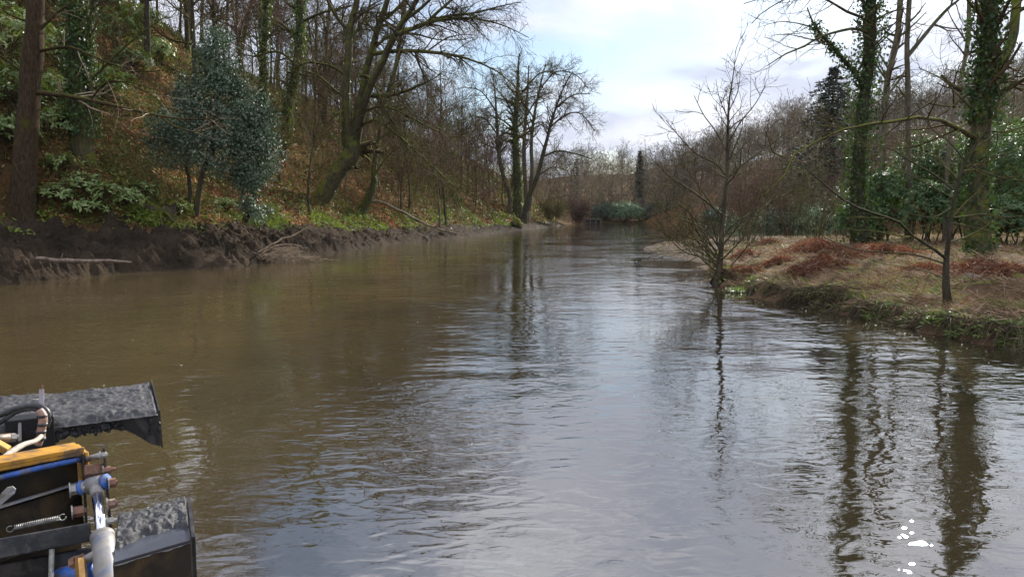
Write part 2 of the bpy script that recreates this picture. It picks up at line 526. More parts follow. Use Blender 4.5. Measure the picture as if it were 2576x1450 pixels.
def ground_mat():
    m, N, L, B = new_mat("woodland_ground")
    n = noise(N, L, 0.35, 6, 0.6)
    r = ramp(N, [(0.30, (0.050, 0.052, 0.014)), (0.42, (0.075, 0.058, 0.022)), (0.52, (0.10, 0.058, 0.028)), (0.60, (0.13, 0.070, 0.034)), (0.72, (0.17, 0.085, 0.040))])
    L.new(n.outputs["Fac"], r.inputs[0])
    n2 = noise(N, L, 5.0, 6, 0.7)
    r2 = ramp(N, [(0.3, (0.45, 0.45, 0.45)), (0.7, (1.4, 1.35, 1.25))]); L.new(n2.outputs["Fac"], r2.inputs[0])
    c = mixc(N, L, 1.0, r.outputs[0], r2.outputs[0], 'MULTIPLY')
    L.new(c, B.inputs["Base Color"]); B.inputs["Roughness"].default_value = 1.0; B.inputs["Specular IOR Level"].default_value = 0.02
    bump(N, L, n2.outputs["Fac"], 1.0, 0.15, B)
    return m


def mud_mat(name, dark, mid, light, scale=1.0, rough=0.45, spec=0.4):
    m, N, L, B = new_mat(name)
    n = noise(N, L, 0.5 * scale, 6, 0.62)
    r = ramp(N, [(0.34, dark), (0.52, mid), (0.72, light)]); L.new(n.outputs["Fac"], r.inputs[0])
    n2 = noise(N, L, 7 * scale, 8, 0.72)
    r2 = ramp(N, [(0.3, (0.55, 0.55, 0.55)), (0.7, (1.4, 1.4, 1.4))]); L.new(n2.outputs["Fac"], r2.inputs[0])
    c = mixc(N, L, 1.0, r.outputs[0], r2.outputs[0], 'MULTIPLY')
    L.new(c, B.inputs["Base Color"])
    r3 = ramp(N, [(0.35, (rough - 0.12,) * 3), (0.7, (rough + 0.3,) * 3)]); L.new(n2.outputs["Fac"], r3.inputs[0])
    L.new(r3.outputs[0], B.inputs["Roughness"])
    B.inputs["Specular IOR Level"].default_value = spec
    bump(N, L, n2.outputs["Fac"], 1.0, 0.11 / scale * (1.0 if scale < 2 else 0.25), B)
    return m


def soil_mat():
    m, N, L, B = new_mat("grassy_soil")
    n = noise(N, L, 0.7, 6, 0.6)
    r = ramp(N, [(0.35, (0.045, 0.032, 0.018)), (0.5, (0.10, 0.062, 0.034)), (0.62, (0.135, 0.085, 0.048)), (0.72, (0.075, 0.085, 0.024))])
    L.new(n.outputs["Fac"], r.inputs[0])
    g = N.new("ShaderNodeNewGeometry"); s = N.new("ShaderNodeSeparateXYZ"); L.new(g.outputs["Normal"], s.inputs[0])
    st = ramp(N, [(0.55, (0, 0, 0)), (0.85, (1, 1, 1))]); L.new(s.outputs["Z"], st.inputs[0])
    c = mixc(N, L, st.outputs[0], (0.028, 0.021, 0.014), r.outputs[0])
    n2 = noise(N, L, 9, 6, 0.7)
    r2 = ramp(N, [(0.3, (0.5, 0.5, 0.5)), (0.7, (1.35, 1.35, 1.35))]); L.new(n2.outputs["Fac"], r2.inputs[0])
    c = mixc(N, L, 1.0, c, r2.outputs[0], 'MULTIPLY')
    L.new(c, B.inputs["Base Color"]); B.inputs["Roughness"].default_value = 0.95; B.inputs["Specular IOR Level"].default_value = 0.05
    bump(N, L, n2.outputs["Fac"], 1.0, 0.06, B)
    return m


def water_mat():
    m, N, L, B = new_mat("murky_water")
    tc = N.new("ShaderNodeTexCoord")
    v = tc.outputs["Object"]
    ns = noise(N, L, 0.16, 4, 0.6, v)
    rc = ramp(N, [(0.35, (0.055, 0.040, 0.019)), (0.65, (0.078, 0.057, 0.027))]); L.new(ns.outputs["Fac"], rc.inputs[0])
    sx = N.new("ShaderNodeSeparateXYZ"); L.new(v, sx.inputs[0])
    dn = noise(N, L, 0.11, 5, 0.6, v, dist=1.0)
    ad = N.new("ShaderNodeMath"); ad.operation = 'MULTIPLY_ADD'; ad.inputs[1].default_value = 14.0
    L.new(dn.outputs["Fac"], ad.inputs[0]); L.new(sx.outputs["X"], ad.inputs[2])
    mr = N.new("ShaderNodeMapRange"); mr.interpolation_type = 'SMOOTHSTEP'
    mr.inputs["From Min"].default_value = 0.5; mr.inputs["From Max"].default_value = 9.0
    L.new(ad.outputs[0], mr.inputs["Value"])
    wc = mixc(N, L, mr.outputs[0], rc.outputs[0], (0.026, 0.020, 0.011))
    L.new(wc, B.inputs["Base Color"])
    B.inputs["Roughness"].default_value = 0.0
    B.inputs["IOR"].default_value = 2.7
    # ripples: three sizes, running obliquely, with calmer patches between
    mp = N.new("ShaderNodeMapping"); mp.inputs["Rotation"].default_value = (0, 0, math.radians(-24)); mp.inputs["Scale"].default_value = (0.7, 1.2, 1)
    L.new(v, mp.inputs[0])
    a = noise(N, L, 1.0, 1, 0.5, mp.outputs[0], dist=0.5)
    b = noise(N, L, 3.4, 1, 0.5, mp.outputs[0], dist=0.8)
    c = noise(N, L, 10.0, 1, 0.5, mp.outputs[0], dist=0.6)
    wv = N.new("ShaderNodeTexWave"); wv.inputs["Scale"].default_value = 0.7; wv.inputs["Distortion"].default_value = 6; wv.inputs["Detail"].default_value = 3
    wv.bands_direction = 'Y'; L.new(mp.outputs[0], wv.inputs["Vector"])
    pm = noise(N, L, 0.20, 3, 0.55, v, dist=0.8)
    pr = ramp(N, [(0.40, (0.28, 0.28, 0.28)), (0.60, (1, 1, 1))]); L.new(pm.outputs["Fac"], pr.inputs[0])

    def mul(x, k):
        q = N.new("ShaderNodeMath"); q.operation = 'MULTIPLY'; L.new(x, q.inputs[0])
        if isinstance(k, float): q.inputs[1].default_value = k
        else: L.new(k, q.inputs[1])
        return q.outputs[0]

    def add(x, y):
        q = N.new("ShaderNodeMath"); q.operation = 'ADD'; L.new(x, q.inputs[0]); L.new(y, q.inputs[1]); return q.outputs[0]
    h = add(mul(a.outputs["Fac"], 0.021), add(mul(b.outputs["Fac"], 0.013), add(mul(c.outputs["Fac"], 0.0027), mul(wv.outputs["Fac"], 0.0010))))
    h = mul(h, pr.outputs[0])
    bp = N.new("ShaderNodeBump"); bp.inputs["Strength"].default_value = 1.0; bp.inputs["Distance"].default_value = 1.0
    L.new(h, bp.inputs["Height"]); L.new(bp.outputs[0], B.inputs["Normal"])
    return m


M["ground"] = ground_mat()
M["mud"] = mud_mat("wet_mud", (0.022, 0.017, 0.012), (0.042, 0.031, 0.021), (0.070, 0.051, 0.034), 1.0, 0.8, 0.02)
M["sand"] = mud_mat("silt_flat", (0.05, 0.037, 0.026), (0.085, 0.064, 0.046), (0.13, 0.10, 0.072), 0.8, 0.9, 0.02)
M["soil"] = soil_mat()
M["water"] = water_mat()
M["steel_mud"] = mud_mat("mud_on_steel", (0.042, 0.041, 0.042), (0.058, 0.056, 0.056), (0.080, 0.076, 0.074), 6.0, 0.55, 0.25)
M["mud_film"] = plain_mat("wet_mud_film", (0.045, 0.048, 0.058), 0.22, 0.0, 0.3, 5)
M["dark_steel"] = plain_mat("dark_painted_steel", (0.022, 0.018, 0.013), 0.5, 0.3, 0.4, 6, 0.2, (0.07, 0.045, 0.02), 0.5)
M["black_steel"] = plain_mat("black_steel", (0.012, 0.012, 0.013), 0.5, 0.2, 0.4, 8, 0.2, (0.055, 0.05, 0.047), 0.42)
M["yellow"] = plain_mat("worn_yellow_paint", (0.46, 0.22, 0.020), 0.5, 0.0, 0.25, 12, 0.3, (0.13, 0.085, 0.05), 0.50)
M["blue_rope"] = plain_mat("blue_hose", (0.025, 0.085, 0.30), 0.6, 0.0, 0.4, 30, 0.5, (0.12, 0.11, 0.11), 0.4)
M["blue_paint"] = plain_mat("blue_paint", (0.03, 0.115, 0.40), 0.45, 0.0, 0.3, 30, 0.3, (0.12, 0.11, 0.10), 0.45)
M["chrome"] = plain_mat("chromed_rod", (0.82, 0.80, 0.86), 0.12, 1.0, 0.03, 20)
M["grey_paint"] = plain_mat("muddy_grey_paint", (0.22, 0.20, 0.175), 0.5, 0.1, 0.3, 8, 0.2, (0.13, 0.15, 0.20), 0.45)
M["rust"] = plain_mat("rusty_steel", (0.20, 0.10, 0.062), 0.7, 0.2, 0.4, 25, 0.5, (0.30, 0.26, 0.22), 0.3)
M["zinc"] = plain_mat("dull_zinc", (0.34, 0.33, 0.30), 0.45, 0.5, 0.25, 30, 0.3, (0.16, 0.12, 0.09), 0.35)
M["rubber"] = plain_mat("black_rubber_hose", (0.022, 0.021, 0.021), 0.45, 0.0, 0.4, 20, 0.2, (0.11, 0.10, 0.09), 0.25)
M["pale_hose"] = plain_mat("pale_mud_stained_hose", (0.36, 0.30, 0.23), 0.6, 0.0, 0.25, 20, 0.3, (0.10, 0.08, 0.07), 0.3)
M["tape"] = plain_mat("brown_pink_tape", (0.36, 0.20, 0.14), 0.5, 0.0, 0.35, 25, 0.3, (0.20, 0.18, 0.17), 0.4)
M["brass"] = plain_mat("tarnished_brass", (0.40, 0.22, 0.07), 0.4, 0.7, 0.3, 25, 0.3)
M["stake"] = plain_mat("flat_grey_bar", (0.30, 0.26, 0.27), 0.6, 0.1, 0.2, 20, 0.2)

# ---------------------------------------------------------------- terrain
_SL = G(np.array([0, 300, 600, 800, 1000, 1150, 1300, 1380, 1440.]), np.array([716, 686, 672, 641, 611, 598, 579.5, 571.5, 563.]))
SHX = np.concatenate([[-110, -60, -36, -25], _SL[:, 0], [17, 12, 0, -30]])
SHY = np.concatenate([[-15, 2, 13, 20.5], _SL[:, 1], [215, 260, 330, 600]])


def xL(y):
    return np.interp(y, SHY, SHX)


def t_left(x, y):
    g = (xL(y + 1.5) - xL(y - 1.5)) / 3.0
    return (xL(y) - x) / np.sqrt(1 + g * g)


def bank_h(y):
    return np.interp(y, [20, 28, 45, 65, 110, 180], [1.95, 1.9, 1.65, 1.1, 0.8, 0.55])


def bank_w(y):
    return np.interp(y, [20, 30, 60, 110, 180], [4.6, 4.4, 3.2, 2.6, 2.4])


PEN = np.array([(60, -12), (26, -6), (14.5, 4), (11.0, 9.5)] + [tuple(p[:2]) for p in G(
    np.array([2575, 2460, 2350, 2220, 2100, 1990, 1900, 1840, 1805.]), np.array([882, 862, 836, 812, 786, 765, 742, 726, 712.]))] +
    [(8.0, 31), (9.6, 37), (11.5, 41), (14, 50), (18, 58), (28, 65), (60, 72), (140, 72), (140, -12)])
FLAT = np.array([tuple(p[:2]) for p in G(np.array([1802, 1770, 1720, 1660, 1618, 1640, 1700, 1800, 1900, 2000.]),
                                         np.array([670, 661, 651, 640, 625, 614, 606, 599, 594, 590.]))] + [(34, 75), (34, 55), (14, 42)])


def sdf_poly(x, y, poly):
    px, py = poly[:, 0], poly[:, 1]
    qx, qy = np.roll(px, -1), np.roll(py, -1)
    best = np.full(x.shape, 1e9); inside = np.zeros(x.shape, bool)
    for a, b, c, d in zip(px, py, qx, qy):
        ex, ey = c - a, d - b
        t = np.clip(((x - a) * ex + (y - b) * ey) / (ex * ex + ey * ey), 0, 1)
        best = np.minimum(best, (x - a - t * ex) ** 2 + (y - b - t * ey) ** 2)
        cond = ((b > y) != (d > y)) & (x < (c - a) * (y - b) / (d - b + 1e-12) + a)
        inside ^= cond
    s = np.sqrt(best)
    return np.where(inside, s, -s)


def Zleft(x, y):
    t = t_left(x, y) + 0.5 * fbm(x * 0.35, y * 0.35, 3, 3) * smooth(0, 3, t_left(x, y))
    hb, w = bank_h(y), bank_w(y)
    bank = hb * np.clip(t / w, 0, 1) ** 0.75
    u = np.maximum(t - w, 0)
    cap = np.interp(y, [0, 60, 120, 200, 400], [34, 30, 26, 22, 18])
    hill = cap * np.tanh(u * 0.80 / cap)
    knoll = 9 * np.exp(-((x + 44) / 16) ** 2 - ((y - 58) / 22) ** 2)
    rough = 0.55 * fbm(x * 0.22, y * 0.22, 4, 9) * smooth(0, 4, u)
    z = bank + hill + knoll * smooth(0, 12, u) + rough
    return np.where(t > 0, z, np.maximum(t * 0.6, -1.2))


def Zpen(x, y):
    e = 0.65 * fbm(x * 0.7, y * 0.7, 3, 21) + 0.25 * fbm(x * 2.6, y * 2.6, 2, 22)
    d = sdf_poly(x, y, PEN) + e
    hv = fbm(x * 0.55, y * 0.55, 2, 27)
    z = (0.27 + 0.36 * hv) * smooth(0, np.clip(0.6 - 0.9 * hv, 0.25, 1.2), d) + (0.38 - 0.36 * hv) * smooth(0.3, 4, d) + 0.20 * smooth(3, 14, d) + 0.09 * fbm(x * 0.9, y * 0.9, 4, 5) * smooth(0.2, 1, d)
    return np.where(d > 0, z, np.maximum(d * 0.8, -1.2))


def Zflat(x, y):
    d = sdf_poly(x, y, FLAT) + 0.5 * fbm(x * 0.5, y * 0.25, 3, 31)
    z = 0.20 * smooth(0, 3, d) + 0.04 * fbm(x * 1.2, y * 1.2, 3, 6) * smooth(0, 1, d)
    return np.where(d > 0, z, np.maximum(d * 0.3, -1.2))


FHX = [150, 95, 64, 52, 46, 36, 33, 36, 45]
FHY = [70, 82, 105, 140, 185, 207, 250, 330, 600]


def Zfar(x, y):
    xr = np.interp(y, FHY, FHX)
    t = (x - xr) * 0.85
    hr = np.where(t > 0, 0.5 + 34 * np.tanh(np.maximum(t, 0) * 0.50 / 34), np.maximum(t * 0.4, -1.2))
    tc = y - 207 + 1.5 * fbm(x * 0.12, y * 0.12, 3, 41)
    hc = np.where(tc > 0, 0.5 * smooth(0, 2, tc) + 0.115 * np.maximum(tc - 4, 0), np.maximum(tc * 0.4, -1.2))
    hc = np.minimum(hc, 20 + 5 * fbm(x * 0.02, y * 0.006, 2, 46) + 0.13 * np.maximum(x - 20, 0))
    z = np.maximum(hr, hc) + 1.3 * fbm(x * 0.04, y * 0.04, 3, 44) * smooth(0, 20, np.maximum(t, tc))
    return np.where(y < 60, -1.2, z)


def Z(x, y):
    x = np.asarray(x, float); y = np.asarray(y, float)
    return np.maximum(np.maximum(Zleft(x, y), Zpen(x, y)), np.maximum(Zflat(x, y), Zfar(x, y)))


def hit(u, v, dmin=6.0):
    d = ray(u, v)
    s = np.geomspace(dmin, 600, 2500)
    p = np.array([0, 0, CAM_H]) + s[:, None] * d[None]
    below = p[:, 2] < np.maximum(Z(p[:, 0], p[:, 1]), 0)
    i = int(np.argmax(below)) if below.any() else len(s) - 1
    return p[i]


def axis(parts):
    o = []
    for a, b, st in parts: o += list(np.arange(a, b, st))
    return np.array(sorted(set(np.round(o, 4))))


def build_ground():
    xs = axis([(-420, -140, 14), (-140, -60, 2.5), (-60, -30, 0.9), (-30, 26, 0.6), (26, 70, 1.2), (70, 160, 3), (160, 521, 15)])
    ys = axis([(-60, -10, 6), (-10, 12, 1.2), (12, 70, 0.7), (70, 130, 1.1), (130, 220, 1.8), (220, 320, 4), (320, 901, 20)])
    X, Y = np.meshgrid(xs, ys)
    z = Z(X, Y)
    tl = t_left(X, Y)
    z = z - 0.30 * smooth(-2.5, -1.0, sdf_poly(X, Y, PEN)) - 0.2 * smooth(-2, -0.5, sdf_poly(X, Y, FLAT)) * (sdf_poly(X, Y, PEN) < 0)
    z = z - 0.25 * ((tl > -1) & (tl < bank_w(Y) * 0.85) & (Y > 17.5) & (Y < 165))
    V = np.stack([X, Y, z], -1).reshape(-1, 3)
    n, m = len(xs), len(ys)
    i = np.arange(n * m).reshape(m, n)
    q = np.stack([i[:-1, :-1], i[:-1, 1:], i[1:, 1:], i[1:, :-1]], -1).reshape(-1, 4)
    ob = MB().add(V, q).build("ground", M["ground"])
    tag(ob, "brown leaf-strewn wooded ground rising on both sides of the lake", None, None, "structure")


def build_water():
    mb = MB()
    xs = np.linspace(-120, 160, 29); ys = np.linspace(-60, 300, 37)
    X, Y = np.meshgrid(xs, ys)
    V = np.stack([X, Y, 0 * X], -1).reshape(-1, 3)
    i = np.arange(X.size).reshape(X.shape)
    q = np.stack([i[:-1, :-1], i[:-1, 1:], i[1:, 1:], i[1:, :-1]], -1).reshape(-1, 4)
    tag(mb.add(V, q).build("lake_water", M["water"]), "murky brown rippled lake water reflecting the bright sky", None, None, "structure")


def build_mud_bank():
    # along the left shore: arc-length parameter, t across the bank
    ys = np.concatenate([np.arange(17.5, 34, 0.05), np.arange(34, 48, 0.10), np.arange(48, 80, 0.22), np.arange(80, 165, 0.7)])
    tt = np.concatenate([[-0.5], np.linspace(-0.25, 1.12, 66)])
    Yc = np.repeat(ys[:, None], len(tt), 1)
    g = (xL(Yc + 1.5) - xL(Yc - 1.5)) / 3.0
    nl = np.sqrt(1 + g * g)
    w = bank_w(Yc) * (1 + 0.12 * fbm(Yc * 0.4, Yc * 0 + 2, 3, 61))
    T = np.repeat(tt[None], len(ys), 0) * w
    X = xL(Yc) - T / nl; Y = Yc + T * g / nl
    f = T / w
    env = smooth(-0.1, 0.12, f) * (1 - 0.9 * smooth(0.92, 1.12, f))
    lump = 0.48 * fbm(X * 0.75, Y * 0.75, 3, 71) + 0.55 * np.abs(fbm(X * 1.5, Y * 1.5, 3, 72)) + 0.40 * np.abs(fbm(X * 3.4, Y * 3.4, 3, 73)) + 0.24 * np.abs(fbm(X * 7.5, Y * 7.5, 3, 74)) - 0.24
    sc = np.interp(Y, [20, 60, 120], [1.0, 0.7, 0.5])
    prof = bank_h(Y) * np.clip(f, 0, 1) ** 0.72 + 0.12 * np.exp(-((f - 0.9) / 0.12) ** 2)
    z = np.where(f > 0, prof, f * 0.8) + lump * env * sc + 0.05 * env
    ridge = 0.25 * smooth(0.0, 0.3, f) * (1 - smooth(0.3, 0.7, f)) * fbm(X * 0.35, Y * 0.35, 2, 75)
    z = z + ridge
    z = np.where(f > 1.0, np.minimum(z, Z(X, Y) + 0.06), np.maximum(z, np.where(f > 0.03, Z(X, Y) + 0.02 + (lump + 0.1) * env * sc, -9)))
    z = np.where(f > 1.08, Z(X, Y) - 0.25, z)
    V = np.stack([X, Y, z], -1).reshape(-1, 3)
    i = np.arange(X.size).reshape(X.shape)
    q = np.stack([i[:-1, :-1], i[1:, :-1], i[1:, 1:], i[:-1, 1:]], -1).reshape(-1, 4)
    tag(MB().add(V, q).build("mud_bank", M["mud"]), "dug-over wet grey-brown mud bank along the left shore", None, None, "structure")


def build_banks():
    # fine sheet over the near right bank
    xs = np.concatenate([np.arange(6.5, 20, 0.13), np.arange(20, 40, 0.5)])
    ys = np.concatenate([np.arange(6, 34, 0.14), np.arange(34, 74, 0.4)])
    X, Y = np.meshgrid(xs, ys)
    d = sdf_poly(X, Y, PEN)
    z = np.maximum(Zpen(X, Y), -0.4) + 0.03 + (0.12 * fbm(X * 2.2, Y * 2.2, 3, 81) + 0.07 * np.abs(fbm(X * 7, Y * 7, 2, 82))) * smooth(0, 0.4, d)
    V = np.stack([X, Y, z], -1).reshape(-1, 3)
    i = np.arange(X.size).reshape(X.shape)
    q = np.stack([i[:-1, :-1], i[:-1, 1:], i[1:, 1:], i[1:, :-1]], -1).reshape(-1, 4)
    k = (d > -0.9).ravel()[q].any(1)
    q = q[k]
    used = np.unique(q); mp = np.full(X.size, -1); mp[used] = np.arange(len(used))
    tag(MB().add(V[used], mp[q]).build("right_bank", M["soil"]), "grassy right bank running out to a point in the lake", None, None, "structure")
    xs = np.arange(7, 34, 0.25); ys = np.arange(36, 78, 0.4)
    X, Y = np.meshgrid(xs, ys)
    d = sdf_poly(X, Y, FLAT)
    z = np.maximum(Zflat(X, Y), -0.3) + 0.02
    V = np.stack([X, Y, z], -1).reshape(-1, 3)
    i = np.arange(X.size).reshape(X.shape)
    q = np.stack([i[:-1, :-1], i[:-1, 1:], i[1:, 1:], i[1:, :-1]], -1).reshape(-1, 4)
    q = q[(d > -1.5).ravel()[q].any(1)]
    used = np.unique(q); mp = np.full(X.size, -1); mp[used] = np.arange(len(used))
    tag(MB().add(V[used], mp[q]).build("silt_flat", M["sand"]), "pale silt flat behind the point of the right bank", None, None, "structure")


build_ground(); build_water(); build_mud_bank(); build_banks()

# ---------------------------------------------------------------- trees
def px(w, y):                       # radius in metres of something w picture units wide at distance y
    return w * 0.5 * y / FPX


def limb(pts, y, w, K=14, wob=0.0, r=None):
    """pts: picture points (u, v[, dy]) of a limb standing at distance y; w: widths along it"""
    r = r or rng
    P = np.array([D(p[0], p[1], y + (p[2] if len(p) > 2 else 0)) for p in pts])
    P = resample(P, K)
    if wob: P[1:] += r.normal(size=(K - 1, 3)) * wob
    w = np.asarray(w, float)
    R = px(np.interp(np.linspace(0, 1, K), np.linspace(0, 1, len(w)), w), y)
    return P, R


def dress(P, R, r, l1=1.0, l2=2.2, l3=3.0, len1=2.4, len2=1.1, len3=0.55, trop1=(0, 0, 0.10), trop2=(0, 0, 0.02), trop3=(0, 0, 0.0),
          t0=0.25, ang=55, rmin=0.007, jit=0.13):
    """three generations of side branches on given limbs; counts are per metre of parent"""
    a = spawn(P, R, float(l1), t0, 1.0, ang, 14, Lsd=0.35, K=7, trop=trop1, jit=jit, rr=0.5, rmin=rmin * 1.6, absL=len1, lfall=0.55, r=r)
    b = spawn(*a, float(l2), 0.15, 1.0, 48, 14, Lsd=0.35, K=5, trop=trop2, jit=jit, rr=0.55, rmin=rmin * 1.15, absL=len2, lfall=0.4, r=r)
    c = spawn(*b, float(l3), 0.1, 1.0, 42, 14, Lsd=0.3, K=3, trop=trop3, jit=jit * 1.1, rr=0.6, rmin=rmin * 0.8, absL=len3, lfall=0.3, r=r)
    return a, b, c


def ivy_on(mb, P, R, n, out=0.12, size=0.12, r=None, t0=0.0, t1=1.0, flare=1.0):
    r = r or rng
    for p, q in zip(P, R):
        K = len(p)
        t = t0 + (t1 - t0) * r.random(n)
        f = t * (K - 1); k = np.minimum(f.astype(int), K - 2); w = (f - k)[:, None]
        c = p[k] * (1 - w) + p[k + 1] * w
        T = nrm(p[k + 1] - p[k])
        rv = r.normal(size=(n, 3)); pr = nrm(rv - (rv * T).sum(1, keepdims=True) * T)
        rad = q[k] * (1 - w[:, 0]) + q[k + 1] * w[:, 0]
        cl = 0.5 + 0.5 * fbm(c[:, 2] * 1.1, pr[:, 0] * 1.5 + 7, 3, 3)
        pos = c + pr * (rad + out * flare * r.random(n) ** 1.5 * (0.4 + 1.4 * cl))[:, None]
        leaves(mb, pos, pr + 0.7 * r.normal(size=(n, 3)), np.array([[0, 0, -0.8]]) + 0.7 * r.normal(size=(n, 3)), size * (0.7 + 0.6 * r.random(n)),
               size * 0.85 * (0.7 + 0.6 * r.random(n)), 0.1, np.clip(r.random(n) * 0.8 + 0.3 * cl - 0.1, 0, 1), r)


def root_flare(P, R, amount=0.7, frac=0.12):
    K = R.shape[-1]
    t = np.linspace(0, 1, K)
    return R * (1 + amount * np.exp(-t / frac * 1.5))


def finish_tree(name, label, base, parts, group=None, cat="tree"):
    """parts: list of (part name, material, [(P, R, sides, rough)])"""
    t = thing(name, label, cat, base, group)
    for pn, mat, sets in parts:
        if pn == "branches":                      # each main limb is a part of its own
            for s in sets:
                for p, q in zip(s[0], s[1]):
                    mb = MB(); add_tubes(mb, p[None], q[None], s[2], rough=s[3], seed=int(abs(base[0]) * 10)); mb.build("branch", mat, t)
            continue
        if pn == "trunk":
            for s in sets:
                for i, (p, q) in enumerate(zip(s[0], s[1])):
                    mb = MB(); add_tubes(mb, p[None], q[None], s[2], rough=s[3], seed=int(abs(base[0]) * 10)); mb.build("trunk" if i == 0 else "stem", mat, t)
            continue
        mb = MB()
        for s in sets:
            add_tubes(mb, s[0], s[1], s[2], rough=(s[3] if len(s) > 3 else 0.0), seed=int(abs(base[0]) * 10))
        if mb.n: mb.build(pn, mat, t)["kind"] = "stuff"
    return t


def traced_tree(name, label, y, trunks, limbs, seed, trunk_mat, twig_mat, dr, base=None, sides=10, flare=0.6, group=None, sink=0.4):
    r = np.random.default_rng(seed)
    TP, TR = [], []
    for pts, w in trunks:
        p, q = limb(pts, y, w, 18, 0, r)
        TP.append(p); TR.append(q)
    TP = np.stack(TP); TR = np.stack(TR)
    TR[0] = root_flare(TP[0], TR[0], flare)
    foot = TP[0, 0].copy(); foot[2] -= 0.9
    TP[0] = resample(np.vstack([foot, TP[0]]), 18)
    b = np.array(base if base is not None else TP[0, 0], float)
    LP, LR = [], []
    for pts, w in limbs:
        p, q = limb(pts, y, w, 12, 0.0, r)
        LP.append(p); LR.append(q)
    allP = [TP[:, 6:]] if dr.get("trunk", True) else []
    sets_l = []
    if LP:
        LP = np.stack(LP); LR = np.stack(LR); sets_l.append((LP, LR, 7, 0.15))
    tw = []
    d = {k: v for k, v in dr.items() if k not in ("trunk", "limbs")}
    if dr.get("trunk", True):
        a, b2, c = dress(TP[:, 5:], TR[:, 5:], r, **d); tw += [(a[0], a[1], 4), (b2[0], b2[1], 3), (c[0], c[1], 2)]
    if len(LP):
        d2 = dict(d); d2["l1"] = d.get("l1", 1.0) * dr.get("limbs", 1.5); d2["t0"] = 0.1
        a, b2, c = dress(LP, LR, r, **d2); tw += [(a[0], a[1], 4), (b2[0], b2[1], 3), (c[0], c[1], 2)]
    t = finish_tree(name, label, b, [("trunk", trunk_mat, [(TP, TR, sides, 0.25)]), ("branches", trunk_mat, sets_l), ("crown", twig_mat, tw)], group)
    return t, TP, TR, (LP, LR), r


# --- the tall brown trunk at the left edge
def left_trunk_tree():
    b = hit(58, 548)
    y = b[1]
    limbs = [([(92, 232), (180, 243, -0.6), (300, 268, -1.2), (405, 292, -1.8), (480, 300, -2.2), (552, 296, -2.5)], [13, 9, 5, 2]),
             ([(400, 290, -1.8), (440, 318, -2), (500, 332, -2.1), (556, 318, -2.2)], [4, 3, 1.5]),
             ([(95, 130), (170, 118, -0.5), (230, 140, -1.0), (330, 178, -1.4), (402, 178, -1.7)], [8, 5, 2]),
             ([(230, 250, -0.9), (262, 210, -1.0), (300, 205, -1.2), (370, 232, -1.4), (410, 262, -1.5)], [5, 3, 1.5]),
             ([(80, 195), (40, 170, -0.3), (0, 140, -0.8), (-60, 110, -1)], [6, 3, 1.5]),
             ([(85, 60), (30, 40), (-40, 0)], [7, 3, 1.5]), ([(95, 80), (160, 20), (250, -30)], [8, 4, 2]),
             ([(90, -40), (170, -100), (240, -190)], [16, 8, 3]), ([(92, -60), (20, -130), (-60, -200)], [14, 7, 3]),
             ([(95, -150), (140, -260), (150, -360)], [16, 8, 3])]
    t, TP, TR, _, r = traced_tree("tall_tree", "tall reddish-brown trunk at the left edge with long bare side branches", y,
        [([(54, 556), (62, 420), (72, 250), (84, 80), (92, -60), (98, -240), (104, -420)], [64, 57, 51, 44, 37, 26, 8])], limbs, 11,
        M["bark_brown"], M["dead_wood"], dict(l1=0.5, l2=1.6, l3=2.2, len1=1.6, len2=0.8, len3=0.4, trunk=False, limbs=1.9, rmin=0.006, trop1=(0, 0, -0.02)), sides=16, flare=0.25)
    mb = MB()                                # roots
    for k in range(7):
        a = k / 7 * 6.28 + 0.4
        p0 = TP[0, 0] + np.array([math.cos(a) * 0.35, math.sin(a) * 0.35, 0.55])
        p1 = TP[0, 0] + np.array([math.cos(a) * 0.95, math.sin(a) * 0.95, 0.1])
        p2 = TP[0, 0] + np.array([math.cos(a + 0.3) * 1.7, math.sin(a + 0.3) * 1.7, -0.35])
        tube(mb, [p0, p1, p2], [0.22, 0.15, 0.04], 8, 8)
    mb.build("roots", M["bark_brown"], t)
    return t


left_trunk_tree()


# --- ivy-clad tree behind it
def ivy_left():
    y = hit(205, 395)[1]
    t, TP, TR, (LP, LR), r = traced_tree("ivy_clad_tree", "dark ivy-clad tree on the slope right of the tall brown trunk", y,
        [([(208, 402), (202, 330), (200, 240), (194, 120), (184, 0), (176, -160)], [52, 46, 42, 36, 30, 10]),
         ([(214, 330), (230, 260), (226, 190), (222, 120), (236, 0), (250, -110)], [16, 16, 13, 11, 8, 4])],
        [([(222, 210), (262, 168), (300, 130), (360, 80), (420, 40)], [8, 5, 2]), ([(196, 150), (150, 100), (100, 50)], [9, 5, 2]),
         ([(200, 250), (250, 215), (320, 205), (400, 230)], [8, 5, 2]), ([(190, 60), (240, 0), (300, -60)], [10, 6, 3])], 21,
        M["bark_mossy"], M["twig"], dict(l1=0.6, l2=2.0, l3=2.6, len1=1.8, len2=0.9, len3=0.45, limbs=2.5))
    mb = MB(); ivy_on(mb, TP[:1], TR[:1], 5200, 0.42, 0.15, r, 0.18, 1.0); ivy_on(mb, TP[1:], TR[1:], 700, 0.2, 0.14, r, 0.3, 0.9)
    mb.build("ivy", M["ivy"], t)


ivy_left()


